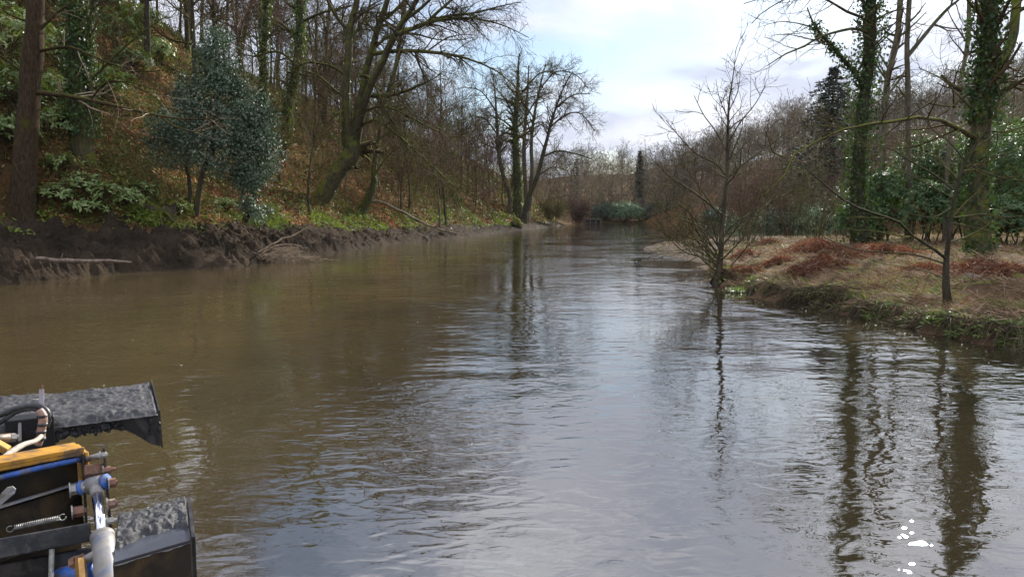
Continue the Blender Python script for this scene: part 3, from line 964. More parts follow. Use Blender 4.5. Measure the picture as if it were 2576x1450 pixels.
def holly():
    b = hit(478, 545)
    y = b[1] + 0.6
    r = np.random.default_rng(31)
    trunks = [([(474, 548), (478, 470), (470, 400), (480, 300), (500, 200)], [10, 9, 8, 6, 3]), ([(492, 548), (508, 440), (520, 400), (545, 300), (560, 150)], [16, 14, 11, 8, 3]),
              ([(615, 556), (632, 520), (640, 470), (630, 400), (610, 300), (590, 180)], [16, 12, 10, 8, 5, 3])]
    P = []; R = []
    for p, w in trunks:
        a, q = limb(p, y, w, 18, 0.03, r); P.append(a); R.append(q)
    P = np.stack(P); R = np.stack(R)
    t = thing("holly_tree", "large dense blue-green holly tree above the left mud bank", "tree", (P[0, 0] + P[2, 0]) / 2)
    br = spawn(P[:, 6:], R[:, 6:], 26, 0.05, 1.0, 65, 18, absL=2.2, Lsd=0.3, K=6, trop=(0, 0, 0.05), rr=0.5, rmin=0.01, r=r)
    mb = MB(); add_tubes(mb, P, R, 8, rough=0.2); mb.build("trunk", M["bark_dark"], t)
    mb = MB(); add_tubes(mb, br[0], br[1], 4); mb.build("branches", M["bark_dark"], t)
    # crown: lobes (u, v, half width, half height, share)
    lobes = [(548, 160, 46, 75, 1.5), (530, 235, 80, 78, 2.6), (590, 295, 88, 88, 3.2), (475, 305, 82, 72, 2.3), (560, 370, 105, 66, 2.7), (440, 372, 66, 50, 1.3), (640, 405, 60, 88, 2.8), (652, 485, 42, 58, 1.4), (535, 105, 26, 42, 0.5), (655, 325, 42, 58, 1.1), (405, 330, 36, 44, 0.5)]
    tot = sum(l[4] for l in lobes)
    pos = []; nor = []
    for (u, v, hw, hh, sh) in lobes:
        c = D(u, v, y + r.normal() * 0.3)
        rad = np.array([px(2 * hw, y), px(2 * hw, y) * 0.85, px(2 * hh, y)])
        ncl = int(95 * sh)
        d = rvec(ncl, r)
        cc = c + d * rad * (0.55 + 0.5 * r.random((ncl, 1)) ** 0.6)
        hole = fbm(cc[:, 0] * 0.9 + cc[:, 1] * 0.5, cc[:, 2] * 0.9, 2, 17) > -0.22
        cc, d = cc[hole], d[hole]; ncl = len(cc)
        n = int(24000 * sh / tot / ncl) + 1
        cs = 0.16 + 0.16 * r.random((ncl, 1, 1))
        p = cc[:, None] + r.normal(size=(ncl, n, 3)) * cs
        pos.append(p.reshape(-1, 3)); nor.append(np.repeat(d, n, 0))
    pos = np.concatenate(pos); nor = np.concatenate(nor)
    n = len(pos)
    tn = np.clip(0.5 + 0.45 * fbm(pos[:, 0] * 0.9 + pos[:, 1], pos[:, 2] * 0.9, 3, 4) + 0.25 * r.normal(size=n), 0, 1)
    mb = MB(); leaves(mb, pos, nor + 0.9 * r.normal(size=(n, 3)) + [0, 0, 0.3], r.normal(size=(n, 3)) + [0, 0, -0.3], 0.13 + 0.07 * r.random(n), 0.08 + 0.04 * r.random(n), 0.3, tn, r)
    mb.build("crown", M["holly"], t)


holly()


def hillside_traced():
    # ivy-hung curved tree
    y = hit(706, 392)[1]
    t, TP, TR, L_, r = traced_tree("ivy_hung_tree", "curved ivy-hung tree between the holly and the leaning multi-stemmed tree", y,
        [([(704, 398), (712, 350), (718, 289), (732, 234), (742, 179), (751, 124), (754, 60), (756, -60), (752, -190)], [26, 23, 21, 20, 19, 18, 17, 12, 4])],
        [([(745, 165), (700, 130), (640, 142), (590, 130)], [8, 5, 2]), ([(752, 60), (800, 36), (850, 22), (900, 10)], [8, 5, 2]), ([(750, 90), (690, 60), (650, 20)], [7, 4, 2]),
         ([(735, 220), (700, 200), (655, 195)], [6, 4, 2]), ([(748, 185), (800, 200), (850, 240)], [6, 4, 2])], 41, M["bark_dark"], M["twig"],
        dict(l1=0.8, l2=2.0, l3=2.6, len1=2.4, len2=1.1, len3=0.5, limbs=2.0, rmin=0.009))
    mb = MB(); ivy_on(mb, TP, TR, 3600, 0.40, 0.19, r, 0.1, 0.95); mb.build("ivy", M["ivy_light"], t)
    # straight ivy tree just left of it
    y = hit(662, 330)[1]
    t, TP, TR, L_, r = traced_tree("slim_ivy_tree", "straight slim ivy-covered tree rising behind the top of the holly", y,
        [([(660, 340), (662, 250), (662, 150), (668, 60), (672, -40), (674, -150)], [16, 14, 13, 12, 9, 3])],
        [([(664, 170), (630, 120), (600, 100)], [5, 3, 2]), ([(666, 100), (710, 60), (740, 40)], [5, 3, 2])], 42, M["bark_dark"], M["twig"],
        dict(l1=0.8, l2=1.8, l3=2.4, len1=2.4, len2=1.1, len3=0.5, limbs=2.0, rmin=0.010))
    mb = MB(); ivy_on(mb, TP, TR, 2200, 0.35, 0.2, r, 0.1, 0.95); mb.build("ivy", M["ivy_light"], t)
    # ridge trees, traced trunks
    specs = [((481, 100), [(477, 60), (476, 20), (474, -60), (470, -180)], [14, 13, 12, 9, 4], "stout bare tree on the ridge above the left end of the holly", M["bark_brown"]),
             ((508, 100), [(507, 50), (510, 0), (512, -80), (515, -160)], [9, 8, 7, 5, 2], "greenish bare tree on the ridge, right of the stout ridge tree", M["bark_mossy"]),
             ((570, 120), [(570, 60), (572, 0), (576, -90), (580, -170)], [7, 6, 6, 4, 2], "very thin bare tree on the ridge straight above the holly's peak", M["bark_dark"]),
             ((604, 150), [(610, 110), (622, 50), (633, 0), (640, -60), (650, -160)], [10, 9, 9, 8, 6, 3], "dark bare tree leaning right on the ridge behind the holly", M["bark_dark"]),
             ((816, 312), [(817, 260), (816, 200), (820, 120), (828, 20), (834, -120)], [12, 11, 10, 8, 6, 3], "thin upright bare tree in the orange leaves left of the leaning multi-stemmed tree", M["bark_brown"]),
             ((985, 330), [(980, 260), (990, 190), (1004, 110), (1014, 20), (1030, -120)], [10, 9, 9, 8, 6, 3], "slim dark bare tree seen just right of the leaning multi-stemmed tree's stems", M["bark_dark"])]
    for i, (b, pts, w, lab, mt) in enumerate(specs):
        y = hit(*b)[1]
        traced_tree("ridge_tree", lab, y, [([(b[0], b[1] + 6)] + pts, w)], [], 50 + i, mt, M["twig"],
                    dict(l1=1.0, l2=1.6, l3=2.0, len1=3.0, len2=1.4, len3=0.7, rmin=0.013), group="traced trees on the left ridge")


hillside_traced()


# --- the big leaning multi-stemmed tree
def hero_tree():
    b = hit(806, 508)
    y = b[1]
    trunks = [([(796, 520), (815, 490), (853, 427), (884, 385), (886, 345)], [52, 48, 42, 44, 40]),
              ([(880, 372), (872, 300), (870, 248), (872, 193), (878, 124), (878, 77), (893, 27), (906, -60), (915, -180)], [26, 22, 20, 19, 18, 17, 12, 9, 3]),
              ([(886, 380), (893, 325), (908, 248), (922, 176), (938, 121), (949, 74), (968, 22), (990, -60), (1010, -180)], [28, 24, 20, 17, 15, 14, 12, 8, 3]),
              ([(890, 375), (908, 290, -0.6), (933, 212, -1), (963, 157, -1.4), (982, 110, -1.6), (1010, 60, -2), (1040, 16, -2.2), (1075, -60, -2.6), (1110, -170, -3)], [28, 23, 19, 17, 15, 13, 11, 8, 3])]
    limbs = [([(878, 77), (853, 52), (836, 24), (818, -8), (800, -60)], [10, 9, 7, 5, 3]),
             ([(1001, 85, -1.9), (1043, 71, -2.2), (1073, 58, -2.6), (1098, 33, -3), (1136, 0, -3.4), (1180, -50, -4)], [12, 10, 9, 7, 5, 3]),
             ([(1073, 58, -2.6), (1125, 41, -3.2), (1194, 33, -4), (1250, 18, -4.6), (1310, 5, -5)], [8, 7, 5, 3, 1.5]),
             ([(1060, 63, -2.6), (1110, 50, -3.4), (1180, 46, -4.4), (1260, 62, -5.4), (1330, 95, -6.2)], [8, 7, 5, 3, 1.5]),
             ([(940, 135, -0.5), (1000, 128, -1.4), (1057, 129, -2.2), (1147, 140, -3.4), (1222, 165, -4.4), (1262, 188, -5), (1310, 230, -5.4)], [11, 10, 9, 7, 5, 3, 1.5]),
             ([(920, 240), (960, 242, -0.6), (996, 237, -1.2), (1043, 220, -1.8), (1090, 198, -2.4), (1120, 175, -2.8)], [10, 9, 7, 5, 3, 1.5]),
             ([(868, 190), (845, 172, 0.5), (820, 163, 0.8), (776, 157, 1.2), (748, 170, 1.5), (720, 190, 1.8)], [9, 8, 6, 5, 3, 2]),
             ([(872, 250), (840, 225, -0.5), (800, 190, -1), (760, 178, -1.5), (720, 182, -2)], [7, 6, 5, 3, 2]),
             ([(905, 190), (930, 195, -0.7), (950, 230, -1.2), (965, 270, -1.6), (990, 310, -2), (1010, 345, -2.3), (1032, 388, -2.6)], [7, 6, 5, 4, 3, 2]),
             ([(900, 290), (940, 270, -0.8), (985, 272, -1.5), (1050, 305, -2.4), (1100, 330, -3), (1138, 348, -3.4), (1180, 330, -4)], [7, 6, 5, 4, 3, 2]),
             ([(895, 330), (940, 300, -1), (1000, 340, -2), (1040, 375, -2.5), (1090, 420, -3), (1135, 462, -3.4), (1170, 490, -3.6)], [8, 7, 6, 5, 4, 2]),
             ([(876, 280), (850, 285, -0.6), (815, 320, -1.2), (800, 360, -1.5)], [6, 5, 3, 2]),
             ([(938, 125), (980, 90, 0.6), (1040, 85, 1.4), (1100, 100, 2.2), (1170, 100, 3)], [8, 7, 5, 3, 2]),
             ([(878, 100), (910, 60, 0.6), (930, 10, 1), (940, -60, 1.3)], [9, 7, 5, 3]),
             ([(1016, 52, -2), (1060, 20, -2.4), (1110, -30, -3), (1160, -90, -3.6)], [9, 7, 5, 3]),
             ([(955, 60), (1000, 20, 0.8), (1050, -40, 1.5), (1090, -110, 2)], [9, 7, 5, 3])]
    t, TP, TR, (LP, LR), r = traced_tree("leaning_multi_stemmed_tree", "big dark mossy tree leaning over the lake with several stems and drooping twigs", y,
        trunks, limbs, 61, M["bark_mossy"], M["twig"],
        dict(l1=1.3, l2=2.6, l3=3.2, len1=2.6, len2=1.3, len3=0.75, limbs=2.5, rmin=0.012, trop1=(0.12, 0, -0.10), trop2=(0.08, 0, -0.22), trop3=(0.04, 0, -0.22)), sides=12, flare=0.5)
    # upper crown spreading above the picture
    mb = MB(); ivy_on(mb, TP[:1], TR[:1], 500, 0.15, 0.13, r, 0.1, 1.0); ivy_on(mb, TP[1:2], TR[1:2], 420, 0.12, 0.13, r, 0.0, 0.6); mb.build("ivy", M["ivy"], t)
    # its small ivy-footed neighbour
    b = hit(908, 536); y = b[1]
    t, TP, TR, L_, r = traced_tree("small_leaning_tree", "small ivy-footed tree leaning right at the foot of the big leaning tree", y,
        [([(908, 542), (916, 520), (930, 490), (941, 459), (940, 420), (950, 360), (968, 259), (985, 198), (1000, 160), (1020, 90)], [26, 20, 14, 11, 10, 10, 9, 8, 6, 3])],
        [([(940, 440), (970, 400), (1000, 370), (1050, 350)], [5, 4, 2]), ([(950, 350), (990, 330), (1030, 325)], [5, 3, 2])], 63, M["bark_mossy"], M["twig"],
        dict(l1=1.0, l2=2.2, l3=2.6, len1=1.8, len2=0.9, len3=0.45, limbs=2.0, trop1=(0.05, 0, -0.05)), flare=0.4)
    mb = MB(); ivy_on(mb, TP, TR, 700, 0.14, 0.12, r, 0.0, 0.3); mb.build("ivy", M["ivy"], t)


hero_tree()


# --- trees on the left point, half way down the lake
def point_trees():
    y = hit(1300, 548)[1]
    dr = dict(l1=1.7, l2=2.4, l3=3.0, len1=3.2, len2=1.6, len3=0.9, limbs=1.6, rmin=0.020, trop1=(0.03, 0, 0.02), trop2=(0, 0, -0.06), trop3=(0, 0, -0.1))
    def one(name, lab, dy, trunks, limbs, seed, mt, tw, iv=0):
        t, TP, TR, L_, r = traced_tree(name, lab, y + dy, trunks, limbs, seed, mt, tw, dr, flare=0.3, group="trees on the left point")
        if iv:
            mb = MB(); ivy_on(mb, TP, TR, iv, 0.35, 0.28, r, 0.05, 0.75); mb.build("ivy", M["ivy_light"], t)
    one("point_tree", "tree with outermost right-leaning stems on the left point", 0,
        [([(1318, 548), (1325, 510), (1351, 443), (1364, 395), (1383, 321), (1398, 270), (1420, 215), (1440, 180)], [14, 13, 12, 10, 8, 6, 4, 2]),
         ([(1330, 530), (1338, 440), (1336, 360), (1345, 280), (1360, 210), (1372, 160)], [11, 10, 9, 7, 5, 2])],
        [([(1364, 395), (1400, 380), (1440, 385), (1490, 400)], [5, 4, 2]), ([(1383, 321), (1420, 290), (1460, 285), (1496, 330)], [5, 4, 3, 2]), ([(1398, 270), (1440, 240), (1485, 235)], [5, 3, 2]),
         ([(1351, 443), (1390, 420), (1430, 430)], [5, 3, 2]), ([(1360, 220), (1400, 180), (1450, 190), (1480, 225)], [4, 3, 2]), ([(1345, 300), (1310, 250), (1290, 210)], [5, 3, 2])], 71, M["bark_dark"], M["twig"])
    one("point_tree", "pale ivy-green upright tree in the middle of the left point", 2,
        [([(1300, 552), (1302, 480), (1298, 400), (1296, 320), (1300, 240), (1304, 170), (1306, 135)], [22, 20, 18, 16, 11, 7, 3])],
        [([(1297, 300), (1270, 250), (1240, 215)], [6, 4, 2]), ([(1300, 250), (1340, 200), (1370, 180), (1410, 190)], [6, 4, 2]), ([(1298, 330), (1260, 300), (1220, 290)], [6, 4, 2])], 72, M["bark_mossy"], M["twig_olive"], 1500)
    one("point_tree", "dark slim curving tree at the left side of the left point", -2,
        [([(1275, 552), (1283, 500), (1268, 450), (1256, 400), (1250, 320), (1246, 250), (1240, 190)], [12, 11, 10, 9, 7, 5, 2])],
        [([(1252, 340), (1220, 300), (1180, 290)], [5, 3, 2]), ([(1248, 280), (1210, 230), (1170, 220)], [5, 3, 2])], 73, M["bark_dark"], M["twig"])
    one("point_tree", "straight grey tree just behind the ivy-green one on the left point", 6,
        [([(1326, 552), (1322, 470), (1318, 400), (1320, 320), (1326, 240), (1330, 165)], [13, 12, 11, 9, 6, 3])],
        [([(1320, 300), (1350, 250), (1390, 230)], [5, 3, 2]), ([(1322, 270), (1280, 220), (1255, 170)], [5, 3, 2])], 74, M["bark_grey"], M["twig"])
    # dead snag at the water's edge
    yb = hit(1296, 572)[1]
    mb = MB()
    P, R = limb([(1284, 575), (1290, 562), (1296, 556), (1304, 566), (1310, 577)], yb, [16, 20, 18, 13, 9], 14, 0.06, np.random.default_rng(3))
    add_tubes(mb, P[None], R[None], 8, rough=0.5)
    tag(mb.build("old_stump", M["bark_dark"], base=tuple(P[2])), "dark broken stump hanging over the water below the left point trees", "stump")


point_trees()


# --- prototypes of plain bare trees, copied over the left slope
def proto_tree(seed, h, rad, lean, mt, tw, l1=1.3, spread=0.36, dens=1.7, rmin=0.018):
    r = np.random.default_rng(seed)
    K = 14
    s = np.linspace(0, 1, K)
    P = np.stack([lean * h * s ** 1.5 + 0.25 * np.sin(s * 5 + seed), 0.2 * np.sin(s * 4 + seed * 2), h * s - 0.5], 1)[None]
    R = (rad * (1 - 0.85 * s) * (1 + 0.5 * np.exp(-s * 18)))[None]
    a = spawn(P, R, float(l1), 0.28, 1.0, 48, 12, absL=h * spread, Lsd=0.3, K=8, trop=(0, 0, 0.10), jit=0.13, rr=0.55, rmin=rmin * 1.7, lfall=0.6, r=r)
    b = spawn(*a, 1.5 * dens, 0.2, 1.0, 45, 14, absL=h * spread * 0.42, Lsd=0.3, K=4, trop=(0, 0, 0.06), jit=0.14, rr=0.55, rmin=rmin * 1.2, r=r)
    c = spawn(*b, 1.9 * dens, 0.15, 1.0, 42, 14, absL=h * spread * 0.2, Lsd=0.3, K=3, trop=(0, 0, 0.02), jit=0.16, rr=0.6, rmin=rmin * 0.85, r=r)
    m1 = MB(); add_tubes(m1, P, R, 8, rough=0.2)
    m2 = MB(); add_tubes(m2, a[0], a[1], 4); add_tubes(m2, b[0], b[1], 3); add_tubes(m2, c[0], c[1], 2)
    return m1.mesh("trunk"), m2.mesh("crown"), mt, tw


PROTOS = [proto_tree(201, 15, 0.20, 0.05, M["bark_dark"], M["twig"]), proto_tree(202, 13, 0.15, -0.06, M["bark_grey"], M["twig_red"], 1.6),
          proto_tree(203, 17, 0.24, 0.02, M["bark_mossy"], M["twig"], 1.2), proto_tree(204, 11, 0.12, 0.12, M["bark_dark"], M["twig_olive"], 1.8, 0.3),
          proto_tree(205, 9, 0.09, -0.1, M["bark_grey"], M["twig_red"], 2.4, 0.36)]


def place_proto(k, x, y, label, group, sc=1.0, rz=0.0, name="bare_tree"):
    tr, cr, mt, tw = PROTOS[k]
    t = thing(name, label, "tree", (x, y, float(Z(np.array([x]), np.array([y]))[0]) - 0.1), group)
    for nm, me, mm in (("trunk", tr, mt), ("crown", cr, tw)):
        if not me.materials: me.materials.append(mm)
        o = bpy.data.objects.new(nm, me); COL.objects.link(o); o.parent = t
    t.rotation_euler = (0, 0, rz); t.scale = (sc, sc, sc)
    return t


def slope_trees():
    r = np.random.default_rng(303)
    zones = [  # (u range, t range, y range, count, protos, label, group)
        ((300, 520), (14, 40), (45, 95), 9, (0, 1, 2), "on the slope behind the left ivy-clad tree", "bare trees on the steep left slope"),
        ((520, 760), (14, 45), (55, 120), 17, (0, 1, 2, 3), "behind and above the holly", "bare trees behind the holly"),
        ((760, 1010), (12, 45), (65, 150), 24, (0, 1, 2, 3), "behind the big leaning tree", "bare trees behind the leaning tree"),
        ((1010, 1300), (4, 34), (75, 185), 36, (1, 3, 4, 0), "on the slope left of the point", "twiggy trees left of the point"),
        ((700, 1010), (4, 16), (56, 95), 15, (3, 4, 4), "on the lower slope around the leaning tree", "saplings on the lower slope"),
        ((1000, 1285), (2, 12), (66, 135), 18, (3, 4, 1), "above the mud left of the point", "saplings above the mud"),
        ((1330, 1470), (2, 26), (135, 235), 10, (3, 4, 1), "on the left shore beyond the point", "twiggy trees beyond the point")]
    adj = ["tall dark bare", "slim grey red-twigged", "tall mossy bare", "small olive-twigged", "low red-twigged"]
    ones = "first second third fourth fifth sixth seventh eighth ninth".split()
    ords = ones + "tenth eleventh twelfth thirteenth fourteenth fifteenth sixteenth seventeenth eighteenth nineteenth".split() + ["twentieth"] + ["twenty-" + o for o in ones] + ["thirtieth"] + ["thirty-" + o for o in ones] + ["fortieth"]
    for (u0, u1), (a, b), (y0, y1), n, pk, lab, grp in zones:
        k = 0; tries = 0; pts = []; made = []
        while k < n and tries < 4000:
            tries += 1
            y = y0 + (y1 - y0) * r.random(); u = u0 + (u1 - u0) * r.random()
            x = (u - CU) / FPX * y
            tt = float(t_left(np.array([x]), np.array([y]))[0])
            if not (a < tt < b): continue
            if any((x - p[0]) ** 2 + (y - p[1]) ** 2 < 9 for p in pts): continue
            pts.append((x, y))
            sc = 0.75 + 0.45 * r.random()
            if u0 >= 1330: sc *= 0.75
            kind = int(pk[r.integers(len(pk))])
            made.append((x / y, kind, place_proto(kind, x, y, lab, grp, sc, r.random() * 6.28)))
            k += 1
        made.sort(key=lambda m_: m_[0])
        for i, (_, kind, o) in enumerate(made):
            o["label"] = "%s tree %s, %s from the left" % (adj[kind], lab, ords[i])


slope_trees()


# ---------------------------------------------------------------- far woods
def far_tree(mb, x, y, z, h, r, tint, spread=0.34, dens=1.0):
    K = 5; s = np.linspace(0, 1, K)
    P = np.stack([x + 0.05 * h * (r.random() - 0.5) * s, y + 0 * s, z - 0.5 + h * s], 1)[None]
    R = (h * 0.007 * (1 - 0.75 * s))[None]
    a = spawn(P, R, int(13 * dens), 0.12, 1.0, 46, 13, absL=h * spread, Lsd=0.25, K=4, trop=(0, 0, 0.12), jit=0.14, rr=0.5, rmin=0.045, lfall=0.55, r=r)
    b = spawn(*a, 4, 0.2, 1.0, 42, 14, absL=h * spread * 0.5, Lsd=0.3, K=3, trop=(0, 0, 0.1), jit=0.16, rr=0.6, rmin=0.04, r=r)
    add_tubes(mb, P, R, 4, tint); add_tubes(mb, a[0], a[1], 3, tint); 
    for q in range(2):
        dv = b[0][:, q + 1] - b[0][:, q]; quads_leaf(mb, b[0][:, q], r.normal(size=dv.shape), dv, np.linalg.norm(dv, axis=1) * 1.1, 0.10, tint, r)
    for q in range(1):
        k = r.integers(0, len(b[0]), 165); f = r.random((165, 1)); p0 = b[0][k, 1] * (1 - f) + b[0][k, 2] * f
        dv = r.normal(size=(165, 3)) * [1, 1, 0.8] + (b[0][k, 2] - b[0][k, 0]) * 1.2
        quads_leaf(mb, p0, r.normal(size=dv.shape), dv, h * 0.075 * (0.6 + 0.9 * r.random(165)), 0.095, np.clip(tint + 0.2 * r.normal(size=165), 0, 1), r)


def far_woods():
    r = np.random.default_rng(404)
    M["far_wood"] = leaf_mat("winter_wood", [(0, (0.085, 0.072, 0.048)), (0.4, (0.165, 0.132, 0.092)), (0.7, (0.20, 0.148, 0.108)), (1, (0.20, 0.185, 0.095))], 0.95, 0.02, 0.0)
    for nm, lab, box, n, hh, dens in (
            ("far_woodland", "bare grey-brown woodland at the far end of the valley", (0, 110, 209, 420), 310, (10, 17), 1.0),
            ("hillside_woodland", "bare grey-brown woodland covering the right-hand hillside", (48, 190, 82, 300), 500, (9, 16), 1.0)):
        mb = MB(); k = 0
        while k < n:
            x = box[0] + (box[1] - box[0]) * r.random(); y = box[2] + (box[3] - box[2]) * r.random() ** 1.7
            u = CU + FPX * x / y
            if u < 1330 or u > 2720: continue
            z = float(Zfar(np.array([x]), np.array([y]))[0])
            if z < 0.3 or (nm == "hillside_woodland" and x < np.interp(y, FHY, FHX)): continue
            far_tree(mb, x, y, z, hh[0] + (hh[1] - hh[0]) * r.random(), r, float(np.clip(0.5 + 0.5 * fbm(x * 0.05, y * 0.05, 2, 3) + 0.22 * r.normal(), 0, 1)), 0.40, dens)
            k += 1
        tag(mb.build(nm, M["far_wood"]), lab, None, None, "stuff")
    # low scrub along the far shore and right hill foot
    mb = MB()
    for k in range(290):
        if k >= 190:
            y = 225 + 190 * r.random(); x = (1400 + 420 * r.random() - CU) / FPX * y
        elif k >= 140:
            y = 85 + 160 * r.random(); x = float(np.interp(y, FHY, FHX)) + 4 + 60 * r.random()
        elif k < 60:
            x = 14 + 32 * r.random(); y = 208 + 8 * r.random()
        else:
            y = 95 + 110 * r.random(); x = float(np.interp(y, FHY, FHX)) + 1 + 9 * r.random()
        z = float(Zfar(np.array([x]), np.array([y]))[0])
        far_tree(mb, x, y, z, 2.5 + 4 * r.random(), r, 0.3 + 0.7 * r.random(), 0.45, 0.7)
    tag(mb.build("shore_scrub", M["far_wood"]), "low bare scrub along the far shore and under the woods", None, None, "stuff")


far_woods()


def leaf_blob(c, rad, ncl, nleaf, size, r, clump=0.12, shell=0.6, updir=0.4):
    d = rvec(ncl, r); d[:, 2] = np.where(d[:, 2] < -0.35, -d[:, 2], d[:, 2])
    bump_ = 1 + 0.22 * fbm(d[:, 0] * 3 + c[0], d[:, 1] * 3 + d[:, 2] * 2, 3, 8)
    cc = np.asarray(c) + d * np.asarray(rad) * (shell + (1.02 - shell) * r.random((ncl, 1)) ** 0.5) * bump_[:, None]
    cs = clump * max(rad) * (0.6 + 0.8 * r.random((ncl, 1, 1)))
    p = (cc[:, None] + r.normal(size=(ncl, nleaf, 3)) * cs * [1, 1, 0.7]).reshape(-1, 3)
    nr = np.repeat(d, nleaf, 0) + [0, 0, updir]
    return p, nr


def bush(name, label, c, rad, ncl, nleaf, size, mat, seed, group=None, stems=True, cat="bush", kind_leaf="crown", stem_mat=None):
    r = np.random.default_rng(seed)
    base = (c[0], c[1], c[2])
    t = thing(name, label, cat, base, group)
    cc = np.array(c) + [0, 0, rad[2] * 0.75]
    p, nr = leaf_blob(cc, rad, ncl, nleaf, size, r)
    p[:, 2] = np.maximum(p[:, 2], c[2] + 0.02)
    n = len(p)
    tn = np.clip(0.45 + 0.4 * fbm(p[:, 0] * 2 / max(rad) + p[:, 1], p[:, 2] * 2 / max(rad), 3, seed) + 0.25 * r.normal(size=n), 0, 1)
    mb = MB(); leaves(mb, p, nr + 0.7 * r.normal(size=(n, 3)), r.normal(size=(n, 3)) + nrm(nr) * 0.6 - [0, 0, 0.3], size * (0.7 + 0.6 * r.random(n)), size * 0.42 * (0.7 + 0.6 * r.random(n)), 0.15, tn, r)
    mb.build(kind_leaf, mat, t)
    if stems:
        mb = MB()
        for k in range(9):
            a = r.random() * 6.28; q = 0.2 * max(rad)
            tip = cc + rvec(1, r)[0] * np.array(rad) * 0.75; tip[2] = max(tip[2], c[2] + rad[2] * 0.4)
            b0 = np.array(c) + [math.cos(a) * q, math.sin(a) * q, -0.15]
            tube(mb, [b0, (b0 + tip) / 2 + [0, 0, 0.15 * rad[2]], tip], [0.03 * max(rad), 0.012 * max(rad)], 5, 7, caps=False)
        mb.build("stems", stem_mat or M["bark_dark"], t)
    return t


def conifer(name, label, base, h, w, mat, seed, layers=26, droop=0.35, dense=46, group=None, taper=0.8):
    r = np.random.default_rng(seed)
    t = thing(name, label, "tree", base, group)
    mb = MB(); tube(mb, [np.array(base) + [0, 0, -0.5], np.array(base) + [0, 0, h]], [h * 0.016, 0.02], 8, 8, caps=False); mb.build("trunk", M["bark_dark"], t)
    P = []; R = []
    for k in range(layers):
        f = (k + 0.5) / layers
        ln = w * 0.5 * (1 - f) ** taper * (0.8 + 0.35 * r.random()) + 0.15
        nb = max(4, int(9 * (1 - f * 0.5)))
        for j in range(nb):
            a = (j + r.random()) / nb * 6.28
            l = ln * (0.7 + 0.45 * r.random())
            z0 = h * (0.08 + 0.92 * f)
            s = np.linspace(0, 1, 5)
            P.append(np.stack([base[0] + math.cos(a) * l * s, base[1] + math.sin(a) * l * s, base[2] + z0 - droop * l * (s ** 1.2) + 0.15 * l * s ** 3], 1)); R.append(0.02 + 0.05 * (1 - s) * h / 15)
    P = np.array(P); R = np.array(R)
    mb = MB(); add_tubes(mb, P, R, 3); mb.build("branches", M["bark_dark"], t)
    mb = MB()
    n = dense
    idx = np.repeat(np.arange(len(P)), n); s = r.random(len(idx)) ** 0.7 * 4; k = np.minimum(s.astype(int), 3); f = (s - k)[:, None]
    pos = P[idx, k] * (1 - f) + P[idx, k + 1] * f
    T = nrm(P[idx, k + 1] - P[idx, k])
    side = nrm(np.cross(T, [0, 0, 1.0])) * np.sign(r.normal(size=(len(idx), 1)))
    sz = 0.030 * h
    td = T * 0.7 + side * 0.9 + [0, 0, -0.35] + 0.3 * r.normal(size=pos.shape)
    quads_leaf(mb, pos, np.array([[0, 0, 1.0]]) + 0.5 * r.normal(size=pos.shape), td, sz * (0.6 + 0.8 * r.random(len(idx))), sz * 0.35, r.random(len(idx)), r)
    mb.build("needles", mat, t)
    return t


def gz(x, y):
    return float(Z(np.array([float(x)]), np.array([float(y)]))[0])


def at_ground(u, y, v=None):
    x = (u - CU) / FPX * y
    return (x, y, gz(x, y))


